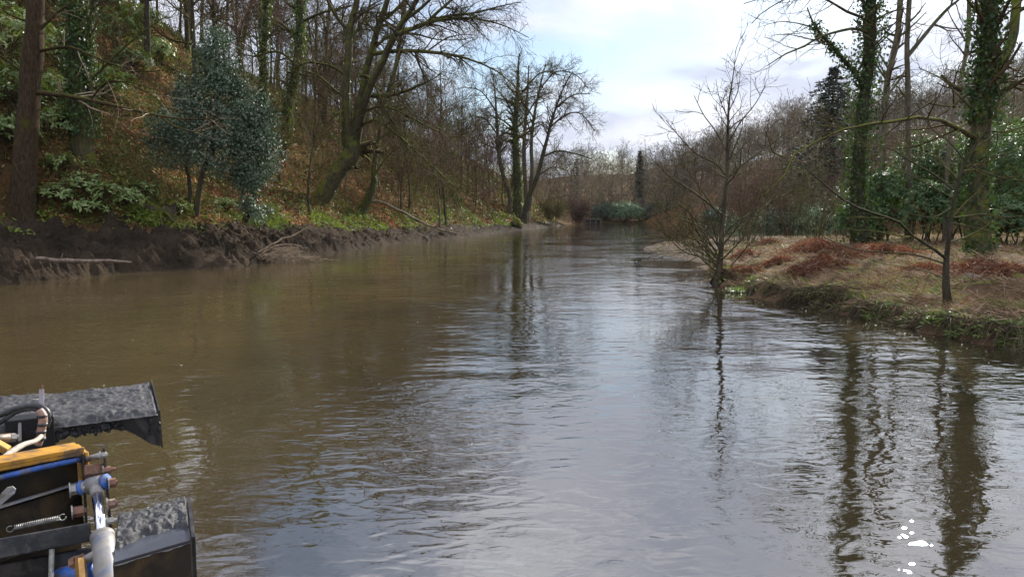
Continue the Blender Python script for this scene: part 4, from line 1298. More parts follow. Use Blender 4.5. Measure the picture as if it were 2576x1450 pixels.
def far_plants():
    b = at_ground(1606, 238); conifer("narrow_spruce", "narrow dark spruce standing out at the far end of the lake", b, 18.5, 5.2, M["needles"], 501, 30, 0.5)
    b = at_ground(1693, 230); conifer("small_spruce", "smaller dark conifer right of the narrow far spruce", b, 9.5, 5.0, M["needles"], 502, 20, 0.4)
    b = at_ground(2078, 150); b = (b[0], b[1], b[2]); top = D(2078, 168, 150)[2]
    conifer("broad_fir", "broad grey-green fir rising above the right hillside", b, top - b[2], 20, M["needles_grey"], 503, 40, 0.38, 50, taper=0.62)
    b = at_ground(1448, 255); conifer("distant_conifer", "small dark conifer on the skyline just right of the left point", b, D(1448, 398, 255)[2] - b[2], 5, M["needles"], 504, 16, 0.3)
    for i, (u, v, y, w, lab) in enumerate([(1612, 390, 300, 8, "rounded evergreen on the far skyline above the narrow spruce")]):
        b = at_ground(u, y); hgt = max(5.0, D(u, v, y)[2] - b[2])
        conifer("skyline_conifer", lab, b, hgt, w * 1.3, M["needles_grey"], 510 + i, 26, 0.35, 60, taper=0.65)
    # evergreen bushes at the head of the lake
    def sb(u, y, w, hgt): x = (u - CU) / FPX * y; return (x, y, gz(x, y) - 0.1), (w / 2, w / 2 * 0.8, hgt / 2)
    c, rd = sb(1570, 209, 9.5, 5.8); bush("bright_bush", "bright silvery-green rounded bush at the head of the lake", c, rd, 150, 26, 0.50, M["bush_bright"], 520)
    c, rd = sb(1528, 210.5, 8.5, 5.6); bush("dark_bush", "dark green bush left of the bright bush at the lake head", c, rd, 110, 24, 0.5, M["bush_dark"], 521)
    c, rd = sb(1496, 212, 5.5, 4.2); bush("dark_bush", "low dull bush at the left end of the lake-head bushes", c, rd, 80, 20, 0.5, M["bush_dark"], 522)
    c, rd = sb(1610, 211, 5.5, 4.6); bush("dark_bush", "dark bush right of the bright bush at the lake head", c, rd, 80, 22, 0.5, M["bush_dark"], 523)
    c, rd = sb(1660, 212, 7.0, 3.6); bush("dark_bush", "long low dark bush on the far shore below the small conifer", c, rd, 80, 20, 0.5, M["bush_dark"], 524)
    for i, (u, y, w, h, lab) in enumerate([(1905, 118, 7, 4.5, "leftmost dark evergreen at the foot of the right hillside, behind the alder"), (1990, 112, 8, 6, "evergreen bush below the broad fir, left of the left ivy-clad tree"), (2065, 108, 8, 5, "evergreen bush behind the olive shrub on the right hillside"),
                                           (2120, 112, 9, 8, "tall pale evergreen right of the broad fir"), (2330, 118, 10, 9, "tall evergreen on the hillside between the ivy-clad trees"), (2240, 122, 9, 7, "evergreen on the hillside behind the slender grey tree"), (2550, 112, 12, 12, "big dark evergreen on the hillside at the right border"), (1800, 150, 7, 5, "dark evergreen across the water left of the alder trunk")]):
        c, rd = sb(u, y, w, h); c = (c[0], y + 0.0, gz(c[0], y)); bush("hillside_evergreen", lab, c, rd, 150, 22, 0.42, M["bush_dark"] if i % 2 else M["bush_bright"], 530 + i)
    # low landing stage by the bushes
    t = thing("landing_stage", "low dark wooden landing stage left of the lake-head bushes", "jetty", (20.4, 205, 0))
    a = (1468 - CU) / FPX * 204; e = (1512 - CU) / FPX * 204
    for k in range(5):
        mb = MB(); x0 = a + (e - a) * k / 5; x1 = a + (e - a) * (k + 0.94) / 5
        V = np.array([(x, y, z) for x in (x0, x1) for y in (203.6, 206.5) for z in (0.95, 1.15)])
        mb.add(V, [(0, 1, 3, 2), (4, 6, 7, 5), (0, 4, 5, 1), (2, 3, 7, 6), (0, 2, 6, 4), (1, 5, 7, 3)]); mb.build("plank", M["wet_log"], t, smooth_=False)
    for k in range(4):
        mb = MB(); x = a + 0.2 + (e - a - 0.4) * k / 3
        tube(mb, [(x, 203.8, -0.8), (x, 203.8, 0.97)], 0.12, 8, 3); mb.build("post", M["wet_log"], t)
    mb = MB(); V = np.array([(x, y, z) for x in (a, e) for y in (204.6, 204.75) for z in (0.1, 0.92)])
    mb.add(V, [(0, 1, 3, 2), (4, 6, 7, 5), (0, 4, 5, 1), (2, 3, 7, 6), (0, 2, 6, 4), (1, 5, 7, 3)]); mb.build("face_board", M["black_steel"], t, smooth_=False)


far_plants()

# ---------------------------------------------------------------- right bank trees
def right_trees():
    # bare alder at the tip of the bank
    b = hit(1808, 704); y = b[1]
    lim = [([(1816, 540), (1760, 494, -0.3), (1712, 462, -0.6), (1680, 440, -0.8), (1640, 400, -1)], [6, 5, 3, 1.5]),
           ([(1824, 440), (1799, 411, 0.3), (1748, 385, 0.6), (1703, 337, 0.9), (1674, 302, 1)], [5, 4, 3, 1.5]),
           ([(1828, 449), (1879, 405), (1925, 372), (1980, 330)], [5, 3, 1.5]), ([(1818, 590), (1863, 574, 0.4), (1895, 523, 0.7), (1925, 470, 1)], [5, 4, 2, 1.5]),
           ([(1830, 385), (1800, 330), (1770, 290), (1745, 240)], [4, 3, 1.5]), ([(1831, 360), (1860, 310), (1900, 260), (1925, 215)], [4, 3, 1.5]),
           ([(1832, 300), (1810, 250), (1800, 200)], [3, 2, 1]), ([(1833, 280), (1855, 230), (1862, 180)], [3, 2, 1]),
           ([(1808, 660), (1770, 640, -0.5), (1700, 605, -1), (1640, 592, -1.5), (1597, 588, -2)], [4, 3, 2, 1]),
           ([(1808, 655), (1760, 610, -0.4), (1720, 590, -0.8), (1680, 555, -1.2), (1650, 530, -1.4)], [4, 3, 2, 1]),
           ([(1810, 650), (1770, 585, -0.3), (1735, 535, -0.5), (1690, 500, -0.7), (1655, 470, -0.9)], [5, 4, 3, 1.5]),
           ([(1808, 668), (1760, 645, 0.5), (1715, 630, 1), (1660, 575, 1.4), (1625, 545, 1.6)], [4, 3, 2, 1]),
           ([(1812, 640), (1790, 560, 0.3), (1770, 510, 0.5), (1740, 420, 0.8)], [5, 4, 3, 1.5]),
           ([(1812, 630), (1785, 590, -0.6), (1740, 560, -1), (1690, 545, -1.5), (1645, 500, -1.8)], [4, 3, 2, 1]),
           ([(1815, 600), (1850, 560), (1885, 540), (1935, 500)], [4, 3, 2]), ([(1818, 560), (1780, 500, -0.4), (1730, 430, -0.7), (1700, 380, -1)], [4, 3, 2, 1])]
    ra = np.random.default_rng(808)
    for k in range(9):
        v0 = 694 - 9.0 * k; sx = -1 if k % 4 else 0.8
        ln = 70 + 110 * ra.random(); up = 60 + 120 * ra.random()
        lim.append(([(1808 + 4 * sx, v0), (1808 + sx * ln * 0.45, v0 - up * 0.38, 0.8 * ra.normal()), (1808 + sx * ln, v0 - up, 1.5 * ra.normal())], [4, 3, 1.2]))
    traced_tree("bare_alder", "leafless young alder at the tip of the right bank, branches fanning left", y,
                [([(1800, 722), (1807, 690), (1812, 657), (1815, 577), (1820, 529), (1828, 449), (1829, 385), (1831, 321), (1833, 257), (1844, 190), (1850, 130)], [24, 19, 15, 13, 12, 10, 9, 7, 5, 3, 1])],
                lim, 81, M["bark_mid"], M["twig"], dict(l1=2.2, l2=3.0, l3=3.0, len1=1.4, len2=0.7, len3=0.4, limbs=1.0, rmin=0.008, trop1=(0, 0, 0.16), trop2=(0, 0, 0.1), trop3=(0, 0, 0.08), ang=42), flare=0.5)
    # near sapling
    b = hit(2383, 770); y = b[1]
    lim = [([(2380, 651), (2340, 620, -0.2), (2298, 596, -0.3), (2260, 558, -0.4), (2195, 536, -0.6), (2132, 510, -0.8), (2075, 465, -1), (2027, 424, -1.2)], [8, 7, 6, 5, 4, 2]),
           ([(2376, 663), (2330, 648, -0.3), (2283, 638, -0.5), (2220, 634, -0.8), (2155, 628, -1), (2110, 612, -1.2), (2072, 598, -1.4)], [5, 4, 3, 2]),
           ([(2372, 700), (2330, 682, -0.4), (2268, 670, -0.8), (2210, 660, -1), (2155, 637, -1.2)], [4, 3, 2, 1]),
           ([(2390, 548), (2440, 542, 0.2), (2475, 538, 0.3), (2530, 546, 0.4), (2600, 540, 0.5)], [4, 4, 3, 2]), ([(2391, 560), (2450, 572, -0.3), (2520, 590, -0.6), (2600, 600, -0.8)], [4, 3, 2, 1]),
           ([(2404, 481), (2350, 440), (2280, 400), (2236, 372), (2180, 370)], [4, 4, 3, 2]), ([(2400, 500), (2330, 462, 0.4), (2270, 430, 0.6), (2200, 395, 0.8), (2130, 300, 1)], [4, 3, 2, 1]),
           ([(2426, 405), (2470, 430), (2530, 450), (2590, 455)], [4, 4, 3, 2]), ([(2426, 405), (2390, 360), (2340, 320), (2300, 250)], [4, 3, 2, 1]),
           ([(2440, 380), (2500, 340), (2560, 300), (2610, 280)], [4, 3, 2]), ([(2415, 440), (2480, 400), (2540, 385), (2600, 360)], [4, 3, 2]),
           ([(2396, 520), (2350, 545, -0.4), (2300, 540, -0.7), (2240, 520, -1)], [3, 2, 1]), ([(2385, 610), (2440, 590, 0.4), (2490, 560, 0.7), (2530, 510, 1)], [4, 3, 2, 1]),
           ([(2388, 590), (2340, 570, 0.3), (2300, 520, 0.6), (2270, 470, 0.8)], [3, 2, 1])]
    traced_tree("bank_sapling", "thin bare sapling on the near edge of the right bank", y,
                [([(2386, 786), (2381, 740), (2378, 700), (2380, 651), (2386, 600), (2391, 545), (2404, 481), (2426, 405), (2468, 344), (2500, 290), (2520, 220)], [30, 25, 20, 16, 12, 10, 9, 7, 5, 3, 2])],
                lim, 83, M["bark_mid"], M["twig_olive"], dict(l1=2.2, l2=4.0, l3=4.0, len1=0.8, len2=0.4, len3=0.22, limbs=1.3, rmin=0.0032, trop1=(0, 0, 0.04), trop2=(0, 0, 0.02), trop3=(0, 0, 0.0), ang=46, trunk=True), flare=0.35)
    dr = dict(l1=0.9, l2=2.0, l3=2.4, len1=2.4, len2=1.1, len3=0.55, limbs=1.8, rmin=0.008, trop1=(0, 0, 0.05))
    # ivy-clad tree 1
    y1 = hit(2165, 618)[1]
    t, TP, TR, (LP, LR), r = traced_tree("ivy_clad_tree", "tall ivy-clad tree on the right bank, left one of two, with an ivy branch", y1,
        [([(2166, 622), (2160, 560), (2156, 480), (2160, 400), (2166, 330), (2172, 248), (2184, 165), (2188, 83), (2192, 0), (2198, -120), (2204, -260)], [42, 36, 32, 30, 28, 27, 26, 25, 22, 15, 5])],
        [([(2170, 215), (2148, 182), (2106, 132), (2071, 94), (2046, 60), (2030, 20)], [12, 11, 10, 8, 5, 3]),
         ([(2186, 83), (2150, 72, -0.4), (2106, 80, -0.8), (2060, 94, -1.2), (2020, 118, -1.6), (1977, 135, -2), (1930, 165, -2.4)], [8, 7, 6, 5, 4, 2]),
         ([(2186, 50), (2130, 30), (2080, 0), (2020, -20), (1940, -10), (1870, 10)], [8, 6, 5, 3, 2]), ([(2186, 20), (2130, -30), (2060, -40), (1990, -10), (1920, 30), (1890, 60)], [8, 6, 5, 3, 2]),
         ([(2190, 60), (2240, 30), (2300, 20)], [6, 4, 2]), ([(2192, -10), (2150, -80), (2100, -140)], [10, 6, 3]), ([(2195, -60), (2260, -120), (2300, -190)], [10, 6, 3]),
         ([(2060, 75), (2010, 60), (1960, 55), (1905, 70)], [4, 3, 2, 1])], 91, M["bark_dark"], M["twig"], dr)
    mb = MB(); ivy_on(mb, TP, TR, 5200, 0.75, 0.17, r, 0.06, 0.95); ivy_on(mb, LP[:1], LR[:1], 900, 0.35, 0.15, r, 0.0, 0.85); mb.build("ivy", M["ivy"], t)["kind"] = "stuff"
    # ivy-clad tree 2
    y2 = hit(2468, 640)[1]
    t, TP, TR, (LP, LR), r = traced_tree("ivy_clad_tree", "tall ivy-clad tree on the right bank, right one of two, with an arching mossy branch", y2,
        [([(2466, 648), (2462, 560), (2458, 460), (2462, 380), (2468, 303), (2480, 190), (2486, 90), (2490, 0), (2496, -120), (2500, -260)], [62, 54, 46, 42, 40, 36, 33, 30, 20, 6])],
        [([(2461, 352), (2417, 327, -0.5), (2370, 304, -0.9), (2321, 294, -1.2), (2266, 303, -1.5), (2197, 311, -1.9), (2115, 327, -2.3), (2060, 352, -2.6), (2005, 385, -2.9), (1969, 397, -3.1), (1974, 440, -3.2), (1965, 470, -3.3), (1905, 494, -3.6), (1860, 516, -3.8)], [13, 11, 9, 8, 7, 6, 5, 4, 4, 3, 2]),
         ([(1975, 396, -3), (1944, 382, -3.1), (1936, 358, -3.1), (1925, 330, -3.2)], [4, 3, 2]),
         ([(2476, 260), (2514, 170, 0.6), (2533, 132, 1), (2547, 96, 1.2), (2558, 0, 1.6), (2570, -100, 2)], [24, 24, 24, 23, 20, 10]),
         ([(2475, 240), (2530, 200), (2590, 190)], [8, 5, 3]), ([(2470, 300), (2410, 240), (2370, 200), (2310, 170)], [7, 5, 3, 2]), ([(2486, 60), (2440, 10), (2400, -50)], [9, 6, 3]),
         ([(2490, -20), (2540, -90), (2600, -150)], [10, 6, 3]), ([(2468, 330), (2530, 330), (2600, 310)], [6, 4, 2])], 92, M["bark_mossy"], M["twig"], dr)
    mb = MB(); ivy_on(mb, TP, TR, 5000, 0.5, 0.15, r, 0.42, 0.95); ivy_on(mb, TP, TR, 1200, 0.2, 0.15, r, 0.0, 0.4); mb.build("ivy", M["ivy"], t)["kind"] = "stuff"
    # slender trunks between them
    sl_ = [("slender_tree", "slender grey tree leaning right, nearest right of the left ivy-clad tree", 48, [(2212, 620), (2216, 480), (2220, 380), (2227, 248), (2236, 176), (2258, 96), (2263, 0), (2270, -140)], [17, 16, 15, 14, 14, 14, 13, 5],
            [([(2236, 176), (2200, 120), (2170, 100)], [6, 4, 2]), ([(2258, 96), (2300, 60), (2330, 30)], [6, 4, 2]), ([(2232, 205), (2205, 165), (2190, 120)], [6, 4, 2])]),
           ("slender_tree", "slender forked tree with a long rising branch, midway between the ivy-clad trees", 46, [(2284, 620), (2284, 480), (2284, 380), (2284, 300), (2283, 193), (2280, 110), (2287, 0), (2292, -140)], [15, 14, 13, 13, 13, 12, 11, 4],
            [([(2284, 140), (2349, 60), (2390, 16), (2417, -5), (2450, -50)], [11, 10, 8, 6, 3]), ([(2349, 62), (2380, 70), (2430, 75), (2460, 80)], [4, 3, 2]), ([(2282, 170), (2262, 200), (2235, 235), (2200, 260), (2150, 285)], [7, 6, 4, 3, 2])]),
           ("slender_tree", "thin pale tree close to the left of the right ivy-clad tree", 44, [(2375, 620), (2380, 480), (2386, 380), (2398, 289), (2415, 198), (2434, 110), (2437, 0), (2440, -140)], [13, 12, 11, 11, 10, 10, 9, 3],
            [([(2434, 110), (2400, 60), (2380, 20)], [5, 3, 2]), ([(2420, 170), (2440, 130), (2470, 90)], [4, 3, 2])])]
    for i, (nm, lab, y, pts, w, lm) in enumerate(sl_):
        traced_tree(nm, lab, y, [(pts, w)], lm, 95 + i, M["bark_grey"], M["twig"], dict(l1=0.8, l2=1.8, l3=2.2, len1=2.2, len2=1.0, len3=0.5, limbs=1.8, rmin=0.008), flare=0.2)


right_trees()


def twig_shrub(name, label, u, v, w, h, n, mat, seed, y=None, lean=0.0, rmin=0.006, group=None):
    b = hit(u, v) if y is None else np.array(at_ground(u, y))
    r = np.random.default_rng(seed)
    t = thing(name, label, "shrub", b, group)
    P = []; R = []
    for k in range(n):
        a = r.random() * 6.28; q = r.random() ** 0.5 * w * 0.5
        s = np.linspace(0, 1, 7)[:, None]
        tip = np.array([math.cos(a) * q + lean * h, math.sin(a) * q, h * (0.65 + 0.4 * r.random())])
        p = b + np.array([math.cos(a) * 0.12 * w * r.random(), math.sin(a) * 0.12 * w * r.random(), -0.1]) * 1 + tip * s + np.array([0, 0, 1]) * 0.15 * h * np.sin(s * 3.14) + r.normal(size=(7, 3)) * 0.02 * h * s
        P.append(p); R.append(np.linspace(0.012, 0.005, 7) * (0.8 + h * 0.25))
    P = np.array(P); R = np.array(R)
    a, b2, c = dress(P, R, r, 2.2, 3.0, 2.5, h * 0.32, h * 0.18, h * 0.1, t0=0.2, rmin=rmin, ang=42)
    for p, q in zip(P, R):
        mb = MB(); add_tubes(mb, p[None], q[None], 5); mb.build("stem", mat, t)
    mb = MB(); add_tubes(mb, *a, 3); add_tubes(mb, *b2, 3); add_tubes(mb, *c, 2); mb.build("crown", mat, t)["kind"] = "stuff"
    return t


twig_shrub("olive_shrub", "rounded olive-brown twiggy shrub left of the left ivy-clad tree", 2048, 606, 4.2, 3.3, 22, M["twig_olive"], 601)
twig_shrub("leaning_shrub", "sparse leaning bush behind the alder with dark slanting stems", 1922, 612, 3.0, 3.4, 9, M["twig_red"], 602, lean=0.12)
twig_shrub("reddish_shrub", "fine reddish shrub on the silt flat left of the leaning bush", 1868, 604, 2.6, 3.0, 12, M["twig_red"], 603)
twig_shrub("reddish_shrub", "tall thin-stemmed brown thicket right behind the olive shrub", 2110, 598, 4.5, 5.0, 16, M["twig_red"], 604, y=60)
twig_shrub("reddish_shrub", "tall thin-stemmed brown thicket left of the olive shrub", 1985, 598, 5.0, 5.4, 16, M["twig"], 605, y=63)
twig_shrub("reddish_shrub", "tall brown thicket straight behind the alder", 1880, 598, 5.0, 6.0, 18, M["twig_red"], 606, y=66)
twig_shrub("shore_shrub", "rust-brown bush at the water's edge right of the left point", 1452, 566, 5.5, 6.5, 26, M["twig_red"], 607, y=172, rmin=0.02)
twig_shrub("shore_shrub", "greenish bush at the water's edge under the left point trees", 1392, 568, 6.0, 5.5, 26, M["twig_olive"], 608, y=146, rmin=0.018)


def whorls(c, rad, ntips, r, floor):
    d = rvec(ntips, r); d[:, 2] = np.where(d[:, 2] < -0.3, -d[:, 2], d[:, 2])
    lump = 1 + 0.25 * fbm(d[:, 0] * 2.5 + c[0] * 3, d[:, 1] * 2.5 + d[:, 2] * 3, 3, 12)
    p = np.asarray(c) + d * np.asarray(rad) * (0.62 + 0.4 * r.random((ntips, 1)) ** 0.6) * lump[:, None]
    p[:, 2] = np.maximum(p[:, 2], floor + 0.15 + 0.3 * r.random(ntips))
    ax = nrm(d + [0, 0, 0.9] + 0.35 * r.normal(size=d.shape))
    return p, ax


LEAF_MESH = {}


def leaf_mesh(kind, mat):
    if kind not in LEAF_MESH:
        mb = MB()
        xs = np.linspace(0, 1, 6); w = np.array([0.04, 0.24, 0.34, 0.32, 0.19, 0.0]) * 0.5
        V = []
        for x, q in zip(xs, w):
            V += [(x, q, 0.10 * q * 2 - 0.22 * x * x), (x, 0, -0.22 * x * x - 0.015), (x, -q, 0.10 * q * 2 - 0.22 * x * x)]
        Q = []
        for i in range(5):
            Q += [(3 * i, 3 * i + 1, 3 * i + 4, 3 * i + 3), (3 * i + 1, 3 * i + 2, 3 * i + 5, 3 * i + 4)]
        for tn in (0.35, 0.6, 0.9):
            m2 = MB(); m2.add(np.array(V), Q, None, tn)
            me = m2.mesh("leaf"); me.materials.append(mat)
            LEAF_MESH.setdefault(kind, []).append(me)
    return LEAF_MESH[kind]


def leaf_objects(t, pos, td, nor, size, kind, mat, r):
    ms = leaf_mesh(kind, mat)
    nor = nrm(nor); tx = nrm(td - (td * nor).sum(1, keepdims=True) * nor); ty = np.cross(nor, tx)
    for i in range(len(pos)):
        o = bpy.data.objects.new("leaf", ms[r.integers(len(ms))]); COL.objects.link(o); o.parent = t
        s = size[i]
        p = pos[i] - np.array(t.location)
        o.matrix_local = Matrix([[tx[i, 0] * s, ty[i, 0] * s, nor[i, 0] * s, p[0]], [tx[i, 1] * s, ty[i, 1] * s, nor[i, 1] * s, p[1]], [tx[i, 2] * s, ty[i, 2] * s, nor[i, 2] * s, p[2]], [0, 0, 0, 1]])


def whorl_bush(name, label, u, y, w, h, ntips, size, seed, mat, kind, nobj=36, per=8, group=None, zoff=0.0, xy=None, front=True):
    r = np.random.default_rng(seed)
    x = (u - CU) / FPX * y if xy is None else xy[0]
    if xy is not None: y = xy[1]
    b = np.array([x, y, gz(x, y) + zoff])
    t = thing(name, label, "shrub", b, group)
    rad = np.array([w / 2, w / 2 * 0.85, h * 0.56]); c = b + [0, 0, h * 0.46]
    p, ax = whorls(c, rad, ntips, r, b[2])
    n = ntips * per
    P = np.repeat(p, per, 0); A = np.repeat(ax, per, 0)
    rv = r.normal(size=(n, 3)); side = nrm(rv - (rv * A).sum(1, keepdims=True) * A)
    el = 0.15 + 0.35 * r.random((n, 1))
    td = side + A * el - [0, 0, 0.25]; nor = A + side * -0.2 + 0.2 * r.normal(size=(n, 3))
    P = P + A * (0.05 * r.normal(size=(n, 1)))
    sz = size * (0.75 + 0.5 * r.random(n))
    tip_t = np.repeat(r.random(ntips), per)
    tn = np.clip(0.15 + 0.55 * tip_t + 0.18 * r.normal(size=n) + 0.25 * fbm(P[:, 0], P[:, 2], 2, 9), 0, 1)
    # the leaves that show most (nearest the lake) are objects of their own
    sc = P[:, 1] * 1.0 - 0.15 * P[:, 2] + 0.6 * r.random(n)
    order = np.argsort(sc)
    own = np.zeros(n, bool); own[order[:nobj * 3:3]] = True
    leaf_objects(t, P[own], td[own], nor[own], sz[own], kind, mat, r)
    k = ~own
    mb = MB(); leaves(mb, P[k], nor[k], td[k], sz[k], sz[k] * 0.36, 0.12, tn[k], r); mb.build("foliage", mat, t)["kind"] = "stuff"
    mb = MB()
    for q in range(8):
        a = r.random() * 6.28
        b0 = b + [math.cos(a) * 0.12 * w, math.sin(a) * 0.12 * w, -0.15]; tip = c + rvec(1, r)[0] * rad * 0.7; tip[2] = max(tip[2], b[2] + 0.3 * h)
        tube(mb, [b0, (b0 + tip) / 2 + [0, 0, 0.1 * h], tip], [0.012 * w + 0.01, 0.006], 5, 7, caps=False)
    sub = r.choice(ntips, min(ntips, 90), replace=False)
    Ps = np.stack([resample(np.array([c + (p[i] - c) * 0.2 - [0, 0, 0.15 * h], (c + p[i]) / 2, p[i]]), 5) for i in sub]); add_tubes(mb, Ps, np.full((len(sub), 5), 0.012), 3)
    mb.build("stems", M["bark_dark"], t)["kind"] = "stuff"
    return t


def rhododendrons():
    G_ = "rhododendrons on the right bank"
    for i, (u, y, w, h, n, lab) in enumerate([
            (2160, 43.0, 2.6, 2.5, 150, "low rhododendron at the foot of the left ivy-clad tree, large drooping leaves"),
            (2215, 46.0, 3.6, 4.4, 260, "rhododendron just right of the left ivy-clad trunk"),
            (2300, 47.5, 4.6, 6.2, 380, "tall glossy rhododendron behind the slender forked tree"),
            (2395, 47.0, 4.8, 6.6, 400, "tall glossy rhododendron behind the near sapling"),
            (2330, 42.0, 3.4, 3.4, 240, "dark lower rhododendron in front, left of the near sapling"),
            (2500, 44.0, 5.0, 6.8, 420, "large rhododendron behind the right ivy-clad trunk"),
            (2590, 40.0, 5.0, 6.4, 380, "large dark rhododendron at the right edge of the picture"),
            (2540, 37.5, 3.0, 2.4, 200, "low rhododendron right of the foot of the right ivy-clad tree")]):
        whorl_bush("rhododendron", lab, u, y, w, h, int(n * 1.9), 0.23, 700 + i, M["rhodo"], "rhododendron_leaf", 36, 8, G_)


rhododendrons()


# evergreen shrubs and laurels on the left slope
def left_shrubs():
    spots = [(150, 445, 1.7, 1.0, "low laurel beside the foot of the tall brown trunk, highest of the patch"), (140, 520, 1.8, 0.9, "pale-leaved laurel right at the root of the tall brown trunk"),
             (205, 498, 2.0, 1.1, "pale-leaved laurel, second from the tall brown trunk"), (265, 515, 2.0, 1.0, "pale-leaved laurel in the middle of the mud-bank patch"),
             (320, 530, 1.8, 0.9, "pale-leaved laurel left of the dark hollow stump"), (360, 500, 1.6, 0.8, "small laurel above the dark hollow stump"),
             (215, 540, 1.8, 0.6, "low creeping laurel on the brink of the mud bank"), (445, 540, 1.5, 0.7, "low laurel between the dark hollow stump and the holly stems"), (560, 530, 1.9, 0.7, "low laurel between the holly's stems"), (665, 545, 1.9, 0.7, "low laurel under the right side of the holly")]
    for i, (u, v, w, h, lab) in enumerate(spots):
        b = hit(u, v)
        whorl_bush("laurel", lab, 0, 0, w, h, 52, 0.22, 800 + i, M["laurel"], "laurel_leaf", 30, 7, "low laurels above the mud bank", xy=(b[0], b[1]))
    ups = [(20, 300, 3.4, 2.4), (20, 180, 4.2, 3.2), (130, 60, 4.4, 3.2), (30, 40, 4.5, 3.4), (150, 180, 3.4, 2.4), (130, 290, 3.2, 2.0), (290, 130, 4.0, 2.6), (350, 90, 4.0, 2.4), (260, 250, 3.0, 1.8), (330, 200, 3.2, 2.0), (30, 400, 2.8, 1.8), (140, 350, 2.6, 1.5), (260, 50, 4.0, 2.6), (390, 160, 3.4, 1.8)]
    labs = ["evergreen shrub left of the tall brown trunk, third from the top", "evergreen shrub left of the tall brown trunk, second from the top", "pale evergreen shrub high up between the brown and ivy-clad trunks", "evergreen shrub at the top left corner behind the tall trunk",
            "evergreen shrub between the two left trunks at branch height", "evergreen shrub just under the long low branch of the tall trunk", "pale evergreen shrub right of the ivy-clad left tree, upper slope", "pale evergreen shrub on the upper slope below the ridge rocks", "small evergreen shrub right beside the ivy-clad left tree", "yellowish evergreen shrub left of the holly's upper half",
            "low evergreen shrub left of the tall trunk's lower half", "low evergreen shrub right of the tall trunk's lower half", "evergreen shrub at the top behind the ivy-clad left tree", "evergreen shrub on the slope left of the holly's top"]
    for i, ((u, v, w, h), lab) in enumerate(zip(ups, labs)):
        b = hit(u, v)
        whorl_bush("evergreen_shrub", lab, 0, 0, w, h, 170, 0.26, 820 + i, M["laurel"] if i % 3 else M["ivy_light"], "laurel_leaf" if i % 3 else "ivy_leaf", 10, 7, "evergreen shrubs on the upper left slope", xy=(b[0], b[1]))


left_shrubs()


# ---------------------------------------------------------------- ground cover (uncountable)
def slope_points(n, r, ymin, ymax, tmin, tmax, tp=1.0):
    y = ymin * (ymax / ymin) ** r.random(n)
    t = tmin + (tmax - tmin) * r.random(n) ** tp * np.clip(y / 60, 0.6, 1.2)
    t = t + bank_w(y) * 1.0
    g = (xL(y + 1.5) - xL(y - 1.5)) / 3.0; nl = np.sqrt(1 + g * g)
    X = xL(y) - t / nl; Y = y + t * g / nl
    return X, Y, Z(X, Y)


def terrain_normal(X, Y):
    e = 0.3
    return nrm(np.stack([-(Z(X + e, Y) - Z(X - e, Y)) / (2 * e), -(Z(X, Y + e) - Z(X, Y - e)) / (2 * e), np.ones_like(X)], 1))


